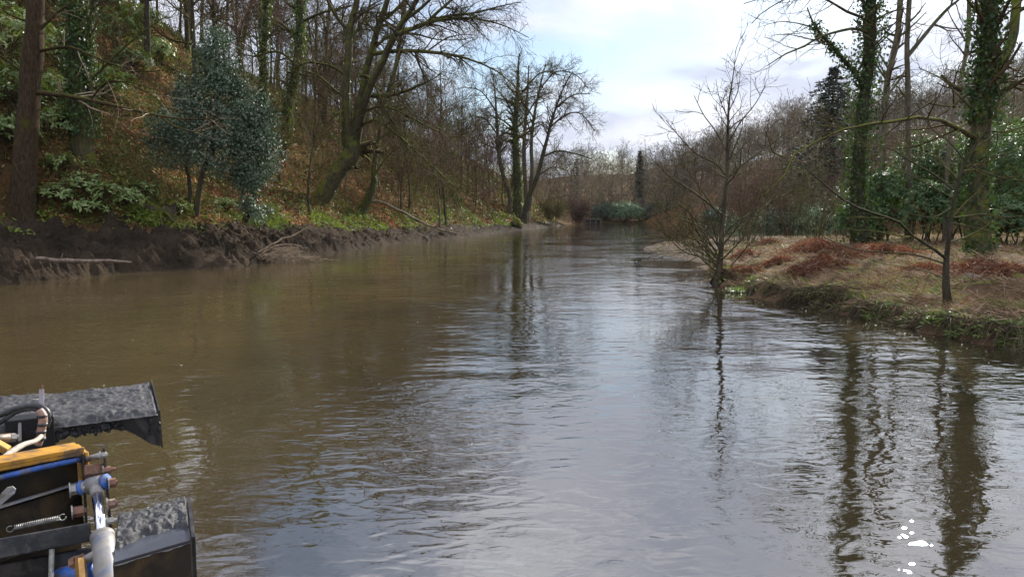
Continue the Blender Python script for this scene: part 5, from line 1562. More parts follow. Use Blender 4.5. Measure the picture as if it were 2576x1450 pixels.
def ground_cover():
    r = np.random.default_rng(909)
    X, Y, z = slope_points(75000, r, 20, 170, 0.0, 38, 1.3)
    nz = terrain_normal(X, Y)
    p = np.stack([X, Y, z + 0.03 + 0.05 * r.random(len(X))], 1)
    m = fbm(X * 0.16, Y * 0.16, 3, 55) + 0.2 * r.normal(size=len(X))
    org = (m > 0.18) & (Y > 40)
    sz = 0.10 + 0.0022 * Y
    for sel, nm, mt, lab in ((~org, "leaf_litter", "litter", "brown fallen leaves covering the left slope"), (org, "beech_litter", "orange_litter", "drifts of orange beech leaves on the left slope")):
        k = sel; n = int(k.sum())
        mb = MB(); quads_leaf(mb, p[k], nz[k] + 0.45 * r.normal(size=(n, 3)), r.normal(size=(n, 3)), sz[k] * (0.7 + 0.7 * r.random(n)), sz[k] * 0.6, None, r)
        tag(mb.build(nm, M[mt]), lab, None, None, "stuff")
    # brambles, ferns and moss in clumps
    X, Y, z = slope_points(6400, r, 21, 170, 0.3, 36, 1.2)
    q = fbm(X * 0.22, Y * 0.22, 3, 66)
    k = q + 0.22 * r.normal(size=len(X)) > -0.06
    X, Y, z = X[k], Y[k], z[k]
    n = 24; sz = 0.10 + 0.0025 * Y
    hh = (0.25 + 0.5 * r.random(len(X))) * (0.8 + Y / 120)
    P = np.stack([X, Y, z], 1)[:, None] + r.normal(size=(len(X), n, 3)) * np.stack([0.45 + 0.004 * Y, 0.45 + 0.004 * Y, 0.3 * hh], 1)[:, None]
    P[..., 2] = z[:, None] + 0.04 + np.abs(P[..., 2] - z[:, None])
    P[..., 2] += Z(P[..., 0], P[..., 1]) - z[:, None]
    P = P.reshape(-1, 3); s = np.repeat(sz, n); nn = len(P)
    mb = MB(); quads_leaf(mb, P, r.normal(size=(nn, 3)) * 0.7 + [0.2, -0.3, 1.0], r.normal(size=(nn, 3)) - [0, 0, 0.2], s * (0.7 + 0.8 * r.random(nn)), s * 0.5, np.clip(np.repeat(r.random(len(X)), n) * 0.6 + 0.4 * r.random(nn), 0, 1), r)
    tag(mb.build("brambles", M["bramble"]), "olive brambles and low greenery scattered over the left slope", None, None, "stuff")
    # brighter fringe along the top of the mud
    X, Y, z = slope_points(1100, r, 21, 130, -0.45, 1.8, 1.3)
    k = fbm(X * 0.45, Y * 0.45, 3, 77) + 0.18 * r.normal(size=len(X)) > 0.06 + 0.16 * (Y > 37)
    X, Y, z = X[k], Y[k], z[k]
    n = 34; sz = 0.13 + 0.002 * Y
    P = np.stack([X, Y, z], 1)[:, None] + r.normal(size=(len(X), n, 3)) * [0.30, 0.30, 0.0]
    P[..., 2] = Z(P[..., 0], P[..., 1]) + 0.04 + 0.28 * r.random(P.shape[:2])
    P = P.reshape(-1, 3); s = np.repeat(sz, n); nn = len(P)
    mb = MB(); quads_leaf(mb, P, r.normal(size=(nn, 3)) * 0.6 + [0.2, -0.4, 0.9], r.normal(size=(nn, 3)) + [0.2, -0.2, -0.3], s * (0.8 + 0.8 * r.random(nn)), s * 0.45, np.clip(np.repeat(r.random(len(X)), n) * 0.6 + 0.4 * r.random(nn), 0, 1), r)
    tag(mb.build("bank_greenery", M["fern"]), "bright green ground plants fringing the top of the mud bank", None, None, "stuff")
    # thin brushwood
    X, Y, z = slope_points(1150, r, 26, 190, 0.5, 34, 1.1)
    P = []; R = []
    for x, y_, zz in zip(X, Y, z):
        for j in range(3):
            h = (0.7 + 2.4 * r.random()) * (0.8 + y_ / 100)
            d = r.normal(size=2) * 0.35 * h
            s = np.linspace(0, 1, 5)[:, None]
            P.append(np.array([x, y_, zz - 0.05]) + np.array([d[0], d[1], h]) * s + np.array([d[1], -d[0], 0]) * 0.3 * s ** 2); R.append(np.linspace(1, 0.4, 5) * (0.006 + 0.00013 * y_))
    P = np.array(P); R = np.array(R)
    a = spawn(P, R, 6, 0.2, 1.0, 45, 14, L=0.4, Lsd=0.3, K=4, trop=(0, 0, 0.05), jit=0.18, rr=0.6, rmin=0.005, r=r)
    a[1][:] = np.maximum(a[1], (0.004 + 0.0001 * a[0][:, :1, 1]))
    mb = MB(); add_tubes(mb, P, R, 3)
    for q in range(3):
        dv = a[0][:, q + 1] - a[0][:, q]; w = a[1][:, q] * 2.4
        quads_leaf(mb, a[0][:, q], r.normal(size=dv.shape), dv, np.linalg.norm(dv, axis=1) * 1.1, w, None, r)
    tag(mb.build("brushwood", M["twig_olive"]), "thin brown brushwood stems over the left slope", None, None, "stuff")


ground_cover()


def right_cover():
    r = np.random.default_rng(919)
    # dead grass lying over the bank
    n = 90000
    y = 8 * (64 / 8) ** r.random(n); u = 1790 + 900 * r.random(n); x = (u - CU) / FPX * y
    d = sdf_poly(x, y, PEN)
    k = (d > 0.15) & (x < 45) & (fbm(x * 0.8, y * 0.8, 3, 171) + 0.15 * r.normal(size=n) > -0.16)
    x, y, d = x[k], y[k], d[k]; n = len(x)
    z = Zpen(x, y) + 0.035
    ln = (0.16 + 0.22 * r.random(n)) * (0.8 + y / 60)
    a = 0.6 * r.normal(size=n) + 2.6 + 3.14 * (r.random(n) < 0.35)
    dr = np.stack([np.cos(a), np.sin(a), 0.02 + 0.30 * r.random(n) ** 3], 1)
    p = np.stack([x, y, z + 0.06 * r.random(n)], 1)
    g = fbm(x * 0.5, y * 0.5, 3, 88)
    tn = np.clip(r.random(n) * 0.82 * (0.72 + 0.55 * fbm(x * 0.35, y * 0.35, 2, 172)), 0, 0.84); gr = (g > 0.12 + 0.1 * np.clip(d - 1.5, -1, 1)) & (r.random(n) < 0.55); tn[gr] = 0.9 + 0.1 * r.random(int(gr.sum()))
    mb = MB(); quads_leaf(mb, p, np.array([[0, 0, 1.0]]) + 0.5 * r.normal(size=(n, 3)), dr, ln, 0.010 + 0.0006 * y, tn, r)
    tag(mb.build("dead_grass", M["straw"]), "flattened straw-coloured dead grass over the right bank", None, None, "stuff")
    # sedge and roots hanging over the edge
    m = 2600
    e = PEN[3:17]
    seg = r.integers(0, len(e) - 1, m); f = r.random((m, 1))
    q = e[seg] * (1 - f) + e[seg + 1] * f
    T = nrm(np.concatenate([e[seg + 1] - e[seg], np.zeros((m, 1))], 1)); inn = np.stack([T[:, 1], -T[:, 0], 0 * T[:, 0]], 1)
    test = sdf_poly(q[:, 0] + inn[:, 0] * 0.3, q[:, 1] + inn[:, 1] * 0.3, PEN)
    inn = np.where(test[:, None] > 0, inn, -inn)
    st = np.concatenate([q, np.zeros((m, 1))], 1) + inn * (0.15 + 0.5 * r.random((m, 1)))
    st[:, 2] = Zpen(st[:, 0], st[:, 1]) + 0.04
    s = np.linspace(0, 1, 4)
    L_ = (0.25 + 0.35 * r.random(m))[:, None, None]
    P = st[:, None] + L_ * (-inn[:, None] * (s[None, :, None] * 0.8) + np.array([0, 0, 1.0]) * (0.45 * s - 1.05 * s ** 2)[None, :, None] + (T * r.normal(size=(m, 1)) * 0.4)[:, None] * s[None, :, None])
    P[..., 2] = np.maximum(P[..., 2], 0.01)
    mb = MB(); add_tubes(mb, P, np.broadcast_to(np.linspace(0.006, 0.003, 4), (m, 4)).copy(), 3)
    tag(mb.build("hanging_sedge", M["sedge"]), "dark sedge and roots hanging over the edge of the right bank", None, None, "stuff")
    # moss and small green plants along the edge
    m = 11000
    seg = r.integers(0, len(e) - 1, m); f = r.random((m, 1)); q = e[seg] * (1 - f) + e[seg + 1] * f
    q = q + r.normal(size=(m, 2)) * 0.36
    k = (fbm(q[:, 0] * 0.8, q[:, 1] * 0.8, 3, 123) + 0.12 * r.normal(size=m) > -0.04) & (Zpen(q[:, 0], q[:, 1]) > 0.05)
    q = q[k]; m = len(q)
    p = np.stack([q[:, 0], q[:, 1], Zpen(q[:, 0], q[:, 1]) + 0.03 + 0.08 * r.random(m)], 1)
    mb = MB(); quads_leaf(mb, p, r.normal(size=(m, 3)) * 0.6 + [-0.2, -0.5, 0.8], r.normal(size=(m, 3)) + [-0.3, -0.3, 0.2], 0.07 + 0.10 * r.random(m), 0.03 + 0.03 * r.random(m), None, r)
    tag(mb.build("edge_moss", M["green_grass"]), "moss and small green plants along the right bank's edge", None, None, "stuff")
    # green tufts
    tufts = [(2205, 783, 0.55, "bright green moss tuft on the bank edge left of the sapling"), (2425, 828, 0.6, "bright green moss tuft on the bank edge below the sapling"), (2548, 852, 0.5, "bright green tuft on the bank edge at the right border"), (2150, 768, 0.45, "small green tuft on the bank edge left of the bright moss tuft"),
             (1895, 706, 0.55, "leafy green plant on the bank edge near the alder"), (1850, 735, 0.5, "green plant at the water below the alder's foot"), (2370, 742, 0.5, "green tuft at the foot of the near sapling"), (1985, 622, 0.9, "green plant behind the bracken, right of the alder"), (2540, 612, 0.9, "fern clump in front of the right-hand rhododendron"), (2290, 800, 0.5, "green tuft on the bank edge between the moss tuft and the sapling")]
    for i, (u, v, w, lab) in enumerate(tufts):
        b = hit(u, v); n = 260
        a = r.random(n) * 6.28; q = (r.random(n) ** 0.6) * w * 0.5
        p = np.stack([b[0] + np.cos(a) * q, b[1] + np.sin(a) * q, 0 * a], 1); p[:, 2] = np.maximum(Z(p[:, 0], p[:, 1]), 0.02) + 0.02 + 0.10 * r.random(n) * w
        mb = MB(); quads_leaf(mb, p, r.normal(size=(n, 3)) * 0.5 + [0, -0.3, 1], np.stack([np.cos(a), np.sin(a), 0.5 + 0 * a], 1) + 0.4 * r.normal(size=(n, 3)), 0.10 + 0.08 * r.random(n), 0.035, None, r)
        tag(mb.build("green_tuft", M["green_grass"], base=tuple(b)), lab, "plant", "green tufts on the right bank")
    # dead bracken heaps
    heaps = [(1882, 648, 1.7, 0.40, "small russet bracken heap just right of the alder's foot"), (1880, 690, 1.3, 0.32, "dark russet bracken heap at the bank tip below the alder"), (1960, 668, 1.2, 0.38, "pointed bracken heap between the alder and the broad bracken mound"),
             (2052, 640, 3.2, 0.75, "broad tall russet bracken mound in the middle of the bank"), (2075, 676, 2.0, 0.50, "tent-shaped bracken heap in front of the broad mound"), (2212, 646, 3.6, 0.60, "dark wide bracken heap in front of the lower rhododendron"),
             (1932, 618, 1.5, 0.45, "brown bracken heap at the foot of the leaning bush"), (2320, 684, 1.6, 0.30, "low bracken heap left of the sapling"), (2452, 690, 2.6, 0.35, "low bracken heap right of the sapling"), (2552, 694, 2.4, 0.35, "low bracken heap at the right border"), (2130, 655, 1.6, 0.4, "bracken heap joining the broad mound on its right"), (2005, 690, 1.0, 0.3, "small bracken heap nearest the water"), (2470, 676, 1.4, 0.35, "upright bracken heap in front of the right ivy-clad tree")]
    for i, (u, v, w, h, lab) in enumerate(heaps):
        h = h * 0.9
        b = hit(u, v); n = int(200 * w)
        a = r.random(n) * 6.28
        top = np.array([b[0], b[1], 0]) + np.stack([r.normal(size=n) * 0.20 * w, r.normal(size=n) * 0.14 * w, 0 * a], 1)
        top[:, 2] = Z(top[:, 0], top[:, 1]) + h * (0.3 + 0.75 * r.random(n)) * np.exp(-((top[:, 0] - b[0]) / (0.4 * w)) ** 2)
        ln = w * (0.18 + 0.28 * r.random(n))
        s = np.linspace(0, 1, 4)
        dirv = np.stack([np.cos(a), np.sin(a) * 0.7, 0 * a], 1)
        P = top[:, None] + dirv[:, None] * (ln[:, None] * s[None])[..., None]
        gzv = Z(P[..., 0], P[..., 1])
        hz = (top[:, 2] - gzv[:, 0])[:, None]
        P[..., 2] = gzv + 0.02 + hz * (1 - s[None] ** 1.4) + 0.06 * h * r.normal(size=P.shape[:2])
        mb = MB(); add_tubes(mb, P, np.broadcast_to(np.linspace(0.011, 0.006, 4), (n, 4)).copy(), 2)
        k = r.integers(0, n, n * 4); j = r.integers(0, 3, n * 4); f = r.random((n * 4, 1))
        q = P[k, j] * (1 - f) + P[k, j + 1] * f
        quads_leaf(mb, q, r.normal(size=q.shape) + [0, 0, 0.8], dirv[k] + r.normal(size=q.shape) * 0.9 - [0, 0, 0.3], 0.10 + 0.12 * r.random(len(q)), 0.03, None, r)
        o = mb.build("bracken_heap", M["bracken"], base=tuple(b)); tag(o, lab, "bracken", "dead bracken heaps on the right bank")
    # loose bracken stalks between the heaps
    n = 5200
    y = 14 * (56 / 14) ** r.random(n); u = 1800 + 800 * r.random(n); x = (u - CU) / FPX * y
    k = (sdf_poly(x, y, PEN) > 0.6) & (fbm(x * 0.4, y * 0.4, 3, 141) + 0.15 * r.normal(size=n) > 0.02); x, y = x[k], y[k]; n = len(x)
    a = r.random(n) * 6.28
    p = np.stack([x, y, Zpen(x, y) + 0.05 + 0.08 * r.random(n)], 1)
    mb = MB(); quads_leaf(mb, p, np.array([[0, 0, 1.0]]) + 0.7 * r.normal(size=(n, 3)), np.stack([np.cos(a), np.sin(a), 0.1 + 0.35 * r.random(n)], 1), 0.25 + 0.35 * r.random(n), 0.022, None, r)
    tag(mb.build("bracken_litter", M["bracken"]), "loose russet bracken stalks strewn over the right bank", None, None, "stuff")
    # reeds on the silt flat
    n = 2500
    x = 9 + 20 * r.random(n); y = 44 + 30 * r.random(n); k = sdf_poly(x, y, FLAT) > 1.0
    k &= fbm(x * 0.6, y * 0.6, 3, 99) > 0.0
    x, y = x[k], y[k]; n = len(x)
    p = np.stack([x, y, Zflat(x, y)], 1)
    mb = MB(); quads_leaf(mb, p, np.stack([r.normal(size=n) * 0.5, -np.ones(n), 0 * x], 1), np.stack([0.5 * r.normal(size=n), 0.5 * r.normal(size=n), 0.6 + 0 * x], 1), 0.15 + 0.35 * r.random(n), 0.03, r.random(n) * 0.8, r)
    tag(mb.build("dead_reeds", M["straw"]), "broken dead reeds on the silt flat", None, None, "stuff")
    # stone by the sapling, dark log end at the border
    for nm, lab, cat, (u, v), sz, mt, sd in (("mossy_stone", "rounded brown stone on the grass right of the sapling", "stone", (2440, 703), (0.45, 0.3, 0.2), "wet_log", 5), ("cut_log", "small dark cut log at the right border of the bank", "log", (2560, 708), (0.4, 0.28, 0.24), "bark_dark", 6)):
        b = hit(u, v); rr = np.random.default_rng(sd)
        th = np.linspace(0, np.pi, 9); ph = np.arange(12) / 12 * 2 * np.pi
        V = np.array([(math.sin(t_) * math.cos(f_), math.sin(t_) * math.sin(f_), math.cos(t_)) for t_ in th for f_ in ph])
        V = V * (1 + 0.35 * fbm(V[:, 0] * 1.7 + sd, V[:, 1] * 1.7 + V[:, 2], 3, sd)[:, None]) * np.array(sz) * 0.6 + b + [0, 0, sz[2] * 0.25]
        i = np.arange(108).reshape(9, 12); j = np.roll(i, -1, 1)
        q = np.stack([i[:-1], i[1:], j[1:], j[:-1]], -1).reshape(-1, 4)
        tag(MB().add(V, q).build(nm, M[mt], base=tuple(b)), lab, cat)


right_cover()


# ---------------------------------------------------------------- things lying on the mud
def mud_things():
    r = np.random.default_rng(77)
    b = G(210, 668, 0.55); y = b[1]
    t = thing("driftwood_pole", "long pale pole lying on the mud bank at left", "log", D(210, 655, y))
    mb = MB(); P, R = limb([(92, 650), (150, 655), (215, 655), (280, 656), (332, 660)], y, [9, 11, 10, 8, 4], 14, 0.01, r); add_tubes(mb, P[None], R[None], 8, rough=0.3); mb.build("shaft", M["wet_log"], t)
    mb = MB(); P, R = limb([(150, 654), (156, 644), (158, 636)], y, [4, 3, 2], 6, 0.005, r); add_tubes(mb, P[None], R[None], 6); mb.build("stub", M["wet_log"], t)
    # heap of washed-up twigs
    b = G(715, 652, 0.15); y = b[1]
    t = thing("twig_heap", "tangled heap of pale washed-up twigs at the foot of the mud bank", "branches", b)
    mb = MB(); Ps = []; Rs = []
    for k in range(170):
        c = np.array([b[0] + r.normal() * 0.85, b[1] + r.normal() * 0.4, 0.0]); a = r.normal() * 0.6 + 0.5; l = 0.4 + 0.9 * r.random()
        s = np.linspace(-0.5, 0.5, 5)[:, None]
        zz = 0.12 + 0.75 * r.random() * math.exp(-((c[0] - b[0]) / 0.9) ** 2)
        Ps.append(c + np.array([math.cos(a), 0.5 * math.sin(a) * r.normal(), 0.55 * math.sin(a) * r.normal()]) * l * s + [0, 0, zz] + r.normal(size=(5, 3)) * 0.03); Rs.append(np.full(5, 0.008 + 0.01 * r.random() ** 2))
    add_tubes(mb, np.array(Ps), np.array(Rs), 4); mb.build("twigs", M["dead_wood"], t)["kind"] = "stuff"
    for pts, w in (([(640, 642), (690, 612), (740, 590), (775, 570)], [5, 5, 4, 2]), ([(650, 645), (700, 640), (750, 645), (785, 648)], [4, 4, 3, 2]), ([(655, 640), (700, 615), (760, 618)], [4, 3, 2])):
        mb = MB(); P, R = limb(pts, y, w, 10, 0.02, r); add_tubes(mb, P[None], R[None], 6); mb.build("branch", M["dead_wood"], t)
    # sticks and roots sticking out of the mud
    n = 520
    yy = 19 * (90 / 19) ** r.random(n); f = 0.05 + 0.95 * r.random(n)
    g = (xL(yy + 1.5) - xL(yy - 1.5)) / 3.0; nl = np.sqrt(1 + g * g); tt = f * bank_w(yy)
    X = xL(yy) - tt / nl; Y = yy + tt * g / nl
    c = np.stack([X, Y, bank_h(Y) * f ** 0.72 + 0.12 + 0.12 * r.random(n)], 1)
    a = r.random(n) * 6.28; l = 0.15 + 0.7 * r.random(n) ** 2
    dv = np.stack([np.cos(a), 0.6 * np.sin(a), 0.35 * r.normal(size=n)], 1) * l[:, None]
    sg = np.linspace(-0.5, 0.5, 4)
    P = c[:, None] + dv[:, None] * sg[None, :, None] + r.normal(size=(n, 4, 3)) * 0.02
    mb = MB(); add_tubes(mb, P, np.broadcast_to(np.linspace(1, 0.5, 4), (n, 4)) * (0.008 + 0.014 * r.random((n, 1)) ** 2), 4)
    tag(mb.build("mud_debris", M["wet_log"]), "small sticks and roots poking out of the left mud bank", None, None, "stuff")
    # fallen branch
    b = hit(930, 512); y = b[1]
    mb = MB()
    P, R = limb([(922, 508), (945, 506), (970, 512), (1010, 532), (1060, 558), (1100, 576), (1165, 592)], y, [8, 8, 7, 6, 5, 4, 2], 20, 0.03, r)
    add_tubes(mb, P[None], R[None], 7, rough=0.2)
    t = thing("fallen_branch", "long fallen pale branch sloping down to the water right of the leaning tree", "branch", tuple(b)); mb.build("stem", M["dead_wood"], t)
    a = spawn(P[None], R[None], 9, 0.35, 1.0, 45, 12, absL=1.3, K=5, trop=(0, 0, -0.02), rr=0.5, rmin=0.008, r=r)
    mb = MB(); add_tubes(mb, a[0], a[1], 4); mb.build("twigs", M["twig"], t)["kind"] = "stuff"
    # hollow rotten stump above the mud
    b = hit(400, 548)
    t = thing("hollow_stump", "black hollow stump in the greenery above the mud bank", "stump", b)
    mb = MB(); n = 22; K = 6; V = []
    for k in range(K):
        for i in range(n):
            a = i / n * 6.28; rr_ = (0.62 - 0.16 * k / K) * (1 + 0.22 * math.sin(3 * a + 1) + 0.1 * r.normal())
            h = 0.85 * k / (K - 1) * (1 + 0.25 * math.sin(2 * a + 0.5) + 0.1 * r.normal())
            V.append(b + [math.cos(a) * rr_ * 1.15, math.sin(a) * rr_, h - 0.15])
    for i in range(n):
        a = i / n * 6.28; V.append(b + [math.cos(a) * 0.42, math.sin(a) * 0.36, 0.62])
    for i in range(n):
        a = i / n * 6.28; V.append(b + [math.cos(a) * 0.3, math.sin(a) * 0.26, -0.1])
    i = np.arange((K + 2) * n).reshape(K + 2, n); j = np.roll(i, -1, 1)
    mb.add(np.array(V), np.stack([i[:-1], j[:-1], j[1:], i[1:]], -1).reshape(-1, 4)); mb.build("shell", M["black_steel"] if False else M["bark_dark"], t)
    mb = MB()
    for k in range(5):
        a = -2.6 + k * 0.5; p0 = b + [math.cos(a) * 0.5, math.sin(a) * 0.45, 0.25]
        tube(mb, [p0, p0 + [math.cos(a) * 0.35, math.sin(a) * 0.3, -0.15], p0 + [math.cos(a) * 0.7, math.sin(a) * 0.6, -0.5]], [0.1, 0.07, 0.02], 6, 6)
    mb.build("roots", M["bark_dark"], t)


mud_things()


# ---------------------------------------------------------------- the dredging machine at the lower left
def machine():
    r = np.random.default_rng(1234)
    e1 = np.array([0.854, 0.520, 0.0]); e2 = np.array([-0.520, 0.854, 0.0]); ez = np.array([0, 0, 1.0])
    root = thing("dredging_machine", "yellow and dark steel dredging machine with mud-caked blades at lower left", "machine", (-2.0, 2.2, 0.9))

    def box(mb, c, a, b, cz, A=e1, B=e2, C=ez, bev=0.004):
        """box centred at c with half sizes a, b, cz along A, B, C, edges bevelled"""
        c = np.asarray(c, float)
        V = []; F = []
        h = np.array([a, b, cz]); bv = min(bev, h.min() * 0.4)
        idx = {}
        for ax in range(3):
            for sg in (-1, 1):
                o1, o2 = [(1, 2), (2, 0), (0, 1)][ax]
                q = []
                for s1, s2 in ((-1, -1), (1, -1), (1, 1), (-1, 1)):
                    v = np.zeros(3); v[ax] = sg * h[ax]; v[o1] = s1 * (h[o1] - bv); v[o2] = s2 * (h[o2] - bv)
                    sgn = [0, 0, 0]; sgn[ax] = sg; sgn[o1] = s1; sgn[o2] = s2
                    idx[(ax, tuple(sgn))] = len(V); q.append(len(V)); V.append(v)
                F.append(q if sg > 0 else q[::-1])
        T = []
        import itertools
        for s in itertools.product((-1, 1), repeat=3):
            T.append([idx[(0, s)], idx[(1, s)], idx[(2, s)]])
        for ax in range(3):                                   # edges along ax
            o1, o2 = [(1, 2), (2, 0), (0, 1)][ax]
            for s1 in (-1, 1):
                for s2 in (-1, 1):
                    sa = [0, 0, 0]; sa[ax] = -1; sa[o1] = s1; sa[o2] = s2; sb = list(sa); sb[ax] = 1
                    F.append([idx[(o1, tuple(sa))], idx[(o1, tuple(sb))], idx[(o2, tuple(sb))], idx[(o2, tuple(sa))]])
        V = np.array(V)
        mb.add(c + V[:, :1] * A + V[:, 1:2] * B + V[:, 2:] * C, F, T)
        return mb

    def bar(mb, p, q, w, h, up=ez, bev=0.004):
        p = np.asarray(p, float); q = np.asarray(q, float)
        A = nrm(q - p); B = nrm(np.cross(up, A)); C = np.cross(A, B)
        return box(mb, (p + q) / 2, np.linalg.norm(q - p) / 2, w / 2, h / 2, A, B, C, bev)

    def part(name, mb, mat, parent=root, smooth_=False, label=None):
        o = mb.build(name, M[mat], parent, smooth_=smooth_)
        if label: o["label"] = label
        return o

    def extrude(mb, poly, off):
        poly = np.asarray(poly, float); n = len(poly); off = np.asarray(off, float)
        c0 = poly.mean(0)
        V = np.vstack([poly, poly + off, c0, c0 + off])
        i = np.arange(n); j = (i + 1) % n
        q = np.stack([i, j, j + n, i + n], 1)
        t = np.vstack([np.stack([np.full(n, 2 * n), j, i], 1), np.stack([np.full(n, 2 * n + 1), i + n, j + n], 1)])
        mb.add(V, q, t)
        return mb

    def mud_sheet(fl, fr, bl, amp, res, seed, edge=0.02, cover=None):
        nu, nv = res
        s, t_ = np.meshgrid(np.linspace(-0.01, 1.0, nu), np.linspace(-0.03, 1.03, nv))
        p = fl + (fr - fl) * s[..., None] + (bl - fl) * t_[..., None]
        X = s * np.linalg.norm(fr - fl); Y = t_ * np.linalg.norm(bl - fl)
        h = np.maximum(0.2, 0.55 + 0.5 * fbm(X * 5, Y * 5, 3, seed + 2) + 0.55 * (np.abs(fbm(X * 13, Y * 13, 3, seed)) - 0.2) + 0.28 * (np.abs(fbm(X * 30, Y * 30, 3, seed + 1)) - 0.2) + 0.08 * (np.abs(fbm(X * 62, Y * 62, 2, seed + 7)) - 0.2))
        env = smooth(-0.04, 0.05, t_) * (1 - smooth(0.96, 1.04, t_)) * (1 - smooth(0.985, 1.0, s)) * smooth(-0.02, 0.02, s)
        if cover is not None: env = env * cover(s, t_, X, Y)
        jx = 0.012 * fbm(X * 30, Y * 30, 3, seed + 5)
        p = p + ez * (0.003 + amp * h * env - 0.012 * (1 - env))[..., None] + e2 * jx[..., None]
        i = np.arange(s.size).reshape(s.shape)
        q = np.stack([i[:-1, :-1], i[:-1, 1:], i[1:, 1:], i[1:, :-1]], -1).reshape(-1, 4)
        return MB().add(p.reshape(-1, 3), q)

    # ---- far blade
    ZB = 1.37
    FR = G(397, 1037, ZB); FL = G(120, 1072, ZB); BR = G(378, 966, ZB); BL = FL + (BR - FR)
    FL2 = FL - (FR - FL) * 0.75; BL2 = BL - (FR - FL) * 0.75
    bl = part("blade_plate", extrude(MB(), [FL2, FR, BR, BL2], [0, 0, -0.012]), "dark_steel")
    part("mud_layer", mud_sheet(FL2, FR, BL2, 0.034, (150, 120), 5), "steel_mud", bl, True, "thick lumpy grey mud on the far blade")
    tip = D(404, 1121, FR[1] - 0.03)
    low = [D(404, 1121, FR[1]), D(380, 1116, FR[1] - .02), D(340, 1093, FR[1] - .08), D(306, 1079, FR[1] - 0.12), D(240, 1092, FR[1] - 0.2), D(170, 1104, FR[1] - .27), D(124, 1110, FL[1])]
    n = nrm(np.cross(FR - FL, ez))
    lo = []
    for p in low:                                   # bring onto the blade's front plane
        lo.append(p - n * np.dot(p - FR, n))
    lo[0] = lo[0]; dens = resample(np.array(lo[3:]), 26); dens[1:-1, 2] += 0.005 * r.normal(size=24)
    lo = lo[:3] + list(dens)
    lo.append(FL2 + [0, 0, -0.20])
    skirt = [FL2 + ez * -0.013, FR + ez * -0.013] + lo
    skirt = np.array(skirt) + n * 0.0
    # strip of quads between top edge and lower edge
    top = np.array([FL2 + (FR - FL2) * np.clip(np.dot(p - FL2, nrm(FR - FL2)) / np.linalg.norm(FR - FL2), 0, 1) for p in lo]) + ez * -0.013
    L_ = np.array(lo); k = len(lo)
    V = np.vstack([top, L_, top - n * 0.012, L_ - n * 0.012]); i = np.arange(k - 1)
    q = np.vstack([np.stack([i, i + k, i + k + 1, i + 1], 1), np.stack([i + 2 * k, i + 1 + 2 * k, i + k + 1 + 2 * k, i + k + 2 * k], 1), np.stack([i + k, i + 3 * k, i + 3 * k + 1, i + k + 1], 1)])
    part("blade_skirt", MB().add(V, q), "black_steel", bl)
    mb = MB()
    for kk in range(46):
        f = r.random(); a = top[int(f * (k - 1))]; b_ = L_[int(f * (k - 1))]
        c = a + (b_ - a) * (0.1 + 0.85 * r.random()) + n * 0.004 * (1 if np.dot(n, -e2) > 0 else -1)
        s = 0.008 + 0.016 * r.random()
        V = c + rvec(14, r) * s * np.array([1, 1, 1.3]); hull = [(a_, (a_ + 1) % 14, (a_ + 5) % 14) for a_ in range(14)]
        mb.add(V, None, hull)
    part("mud_spatter", mb, "steel_mud", bl)["kind"] = "stuff"
    endp = [FR + ez * 0.012 + e1 * .004, BR + ez * 0.03 + e1 * .004, BR + ez * -0.22 + e1 * .004, lo[0] + ez * -0.01 + e1 * .004]
    part("end_plate", extrude(MB(), endp, e1 * 0.008), "black_steel", bl)

    # ---- near blade
    FRn = G(479, 1356, ZB); BRn = G(468, 1262, ZB); FLn = G(308, 1406, ZB); BLn = FLn + (BRn - FRn)
    FLn2 = FLn - (FRn - FLn) * 0.12; BLn2 = BLn - (FRn - FLn) * 0.12
    b2 = part("near_blade_plate", extrude(MB(), [FLn2, FRn, BRn, BLn2], [0, 0, -0.012]), "mud_film")
    part("near_mud_layer", mud_sheet(FLn2, FRn, BLn2, 0.036, (110, 110), 55, cover=lambda s, t_, X, Y: smooth(0.30, 0.52, t_ + 0.25 * fbm(X * 9, Y * 9, 4, 91) + 0.35 * np.maximum(0, s - 0.86) / 0.14 * 0.5 - 0.12 * np.maximum(0, s - 0.7))), "steel_mud", b2, True, "torn lumpy grey mud along the back of the near blade")
    nn = nrm(np.cross(FRn - FLn, ez))
    part("near_blade_skirt", extrude(MB(), [FLn2 - ez * .013, FRn - ez * .013, FRn - ez * 0.34, FLn2 - ez * 0.34], -nn * 0.012 if np.dot(nn, e2) < 0 else nn * 0.012), "dark_steel", b2)
    part("near_end_plate", extrude(MB(), [FRn + ez * 0.008 + e1 * .004, BRn + ez * 0.02 + e1 * .004, BRn - ez * 0.34 + e1 * .004, FRn - ez * 0.36 + e1 * .004], e1 * 0.012), "black_steel", b2)

    # ---- yellow cross beam
    ZY = 1.45
    y1 = G(212, 1131, ZY); y0 = G(0, 1171, ZY); d = nrm(y1 - y0); yl = y0 - d * 1.6
    back = nrm(np.cross(ez, d)) * 1.0
    if back[1] < 0: back = -back
    bm = part("yellow_beam", box(MB(), (yl + y1) / 2 + back * 0.085 - ez * 0.012, np.linalg.norm(y1 - yl) / 2, 0.085, 0.012, d, back, ez, 0.004), "yellow")
    part("beam_lip", box(MB(), (yl + y1) / 2 + back * 0.004 + ez * 0.004, np.linalg.norm(y1 - yl) / 2, 0.006, 0.010, d, back, ez, 0.003), "yellow", bm)
    part("end_flange", box(MB(), y1 + back * 0.085 - ez * 0.09 + d * 0.009, 0.008, 0.085, 0.078, d, back, ez, 0.003), "yellow", bm)
    # dark panels below it
    fr = part("front_panel", box(MB(), (yl + y1) / 2 + back * 0.10 - ez * 0.30, np.linalg.norm(y1 - yl) / 2 - 0.01, 0.006, 0.27, d, back, ez, 0.003), "dark_steel")
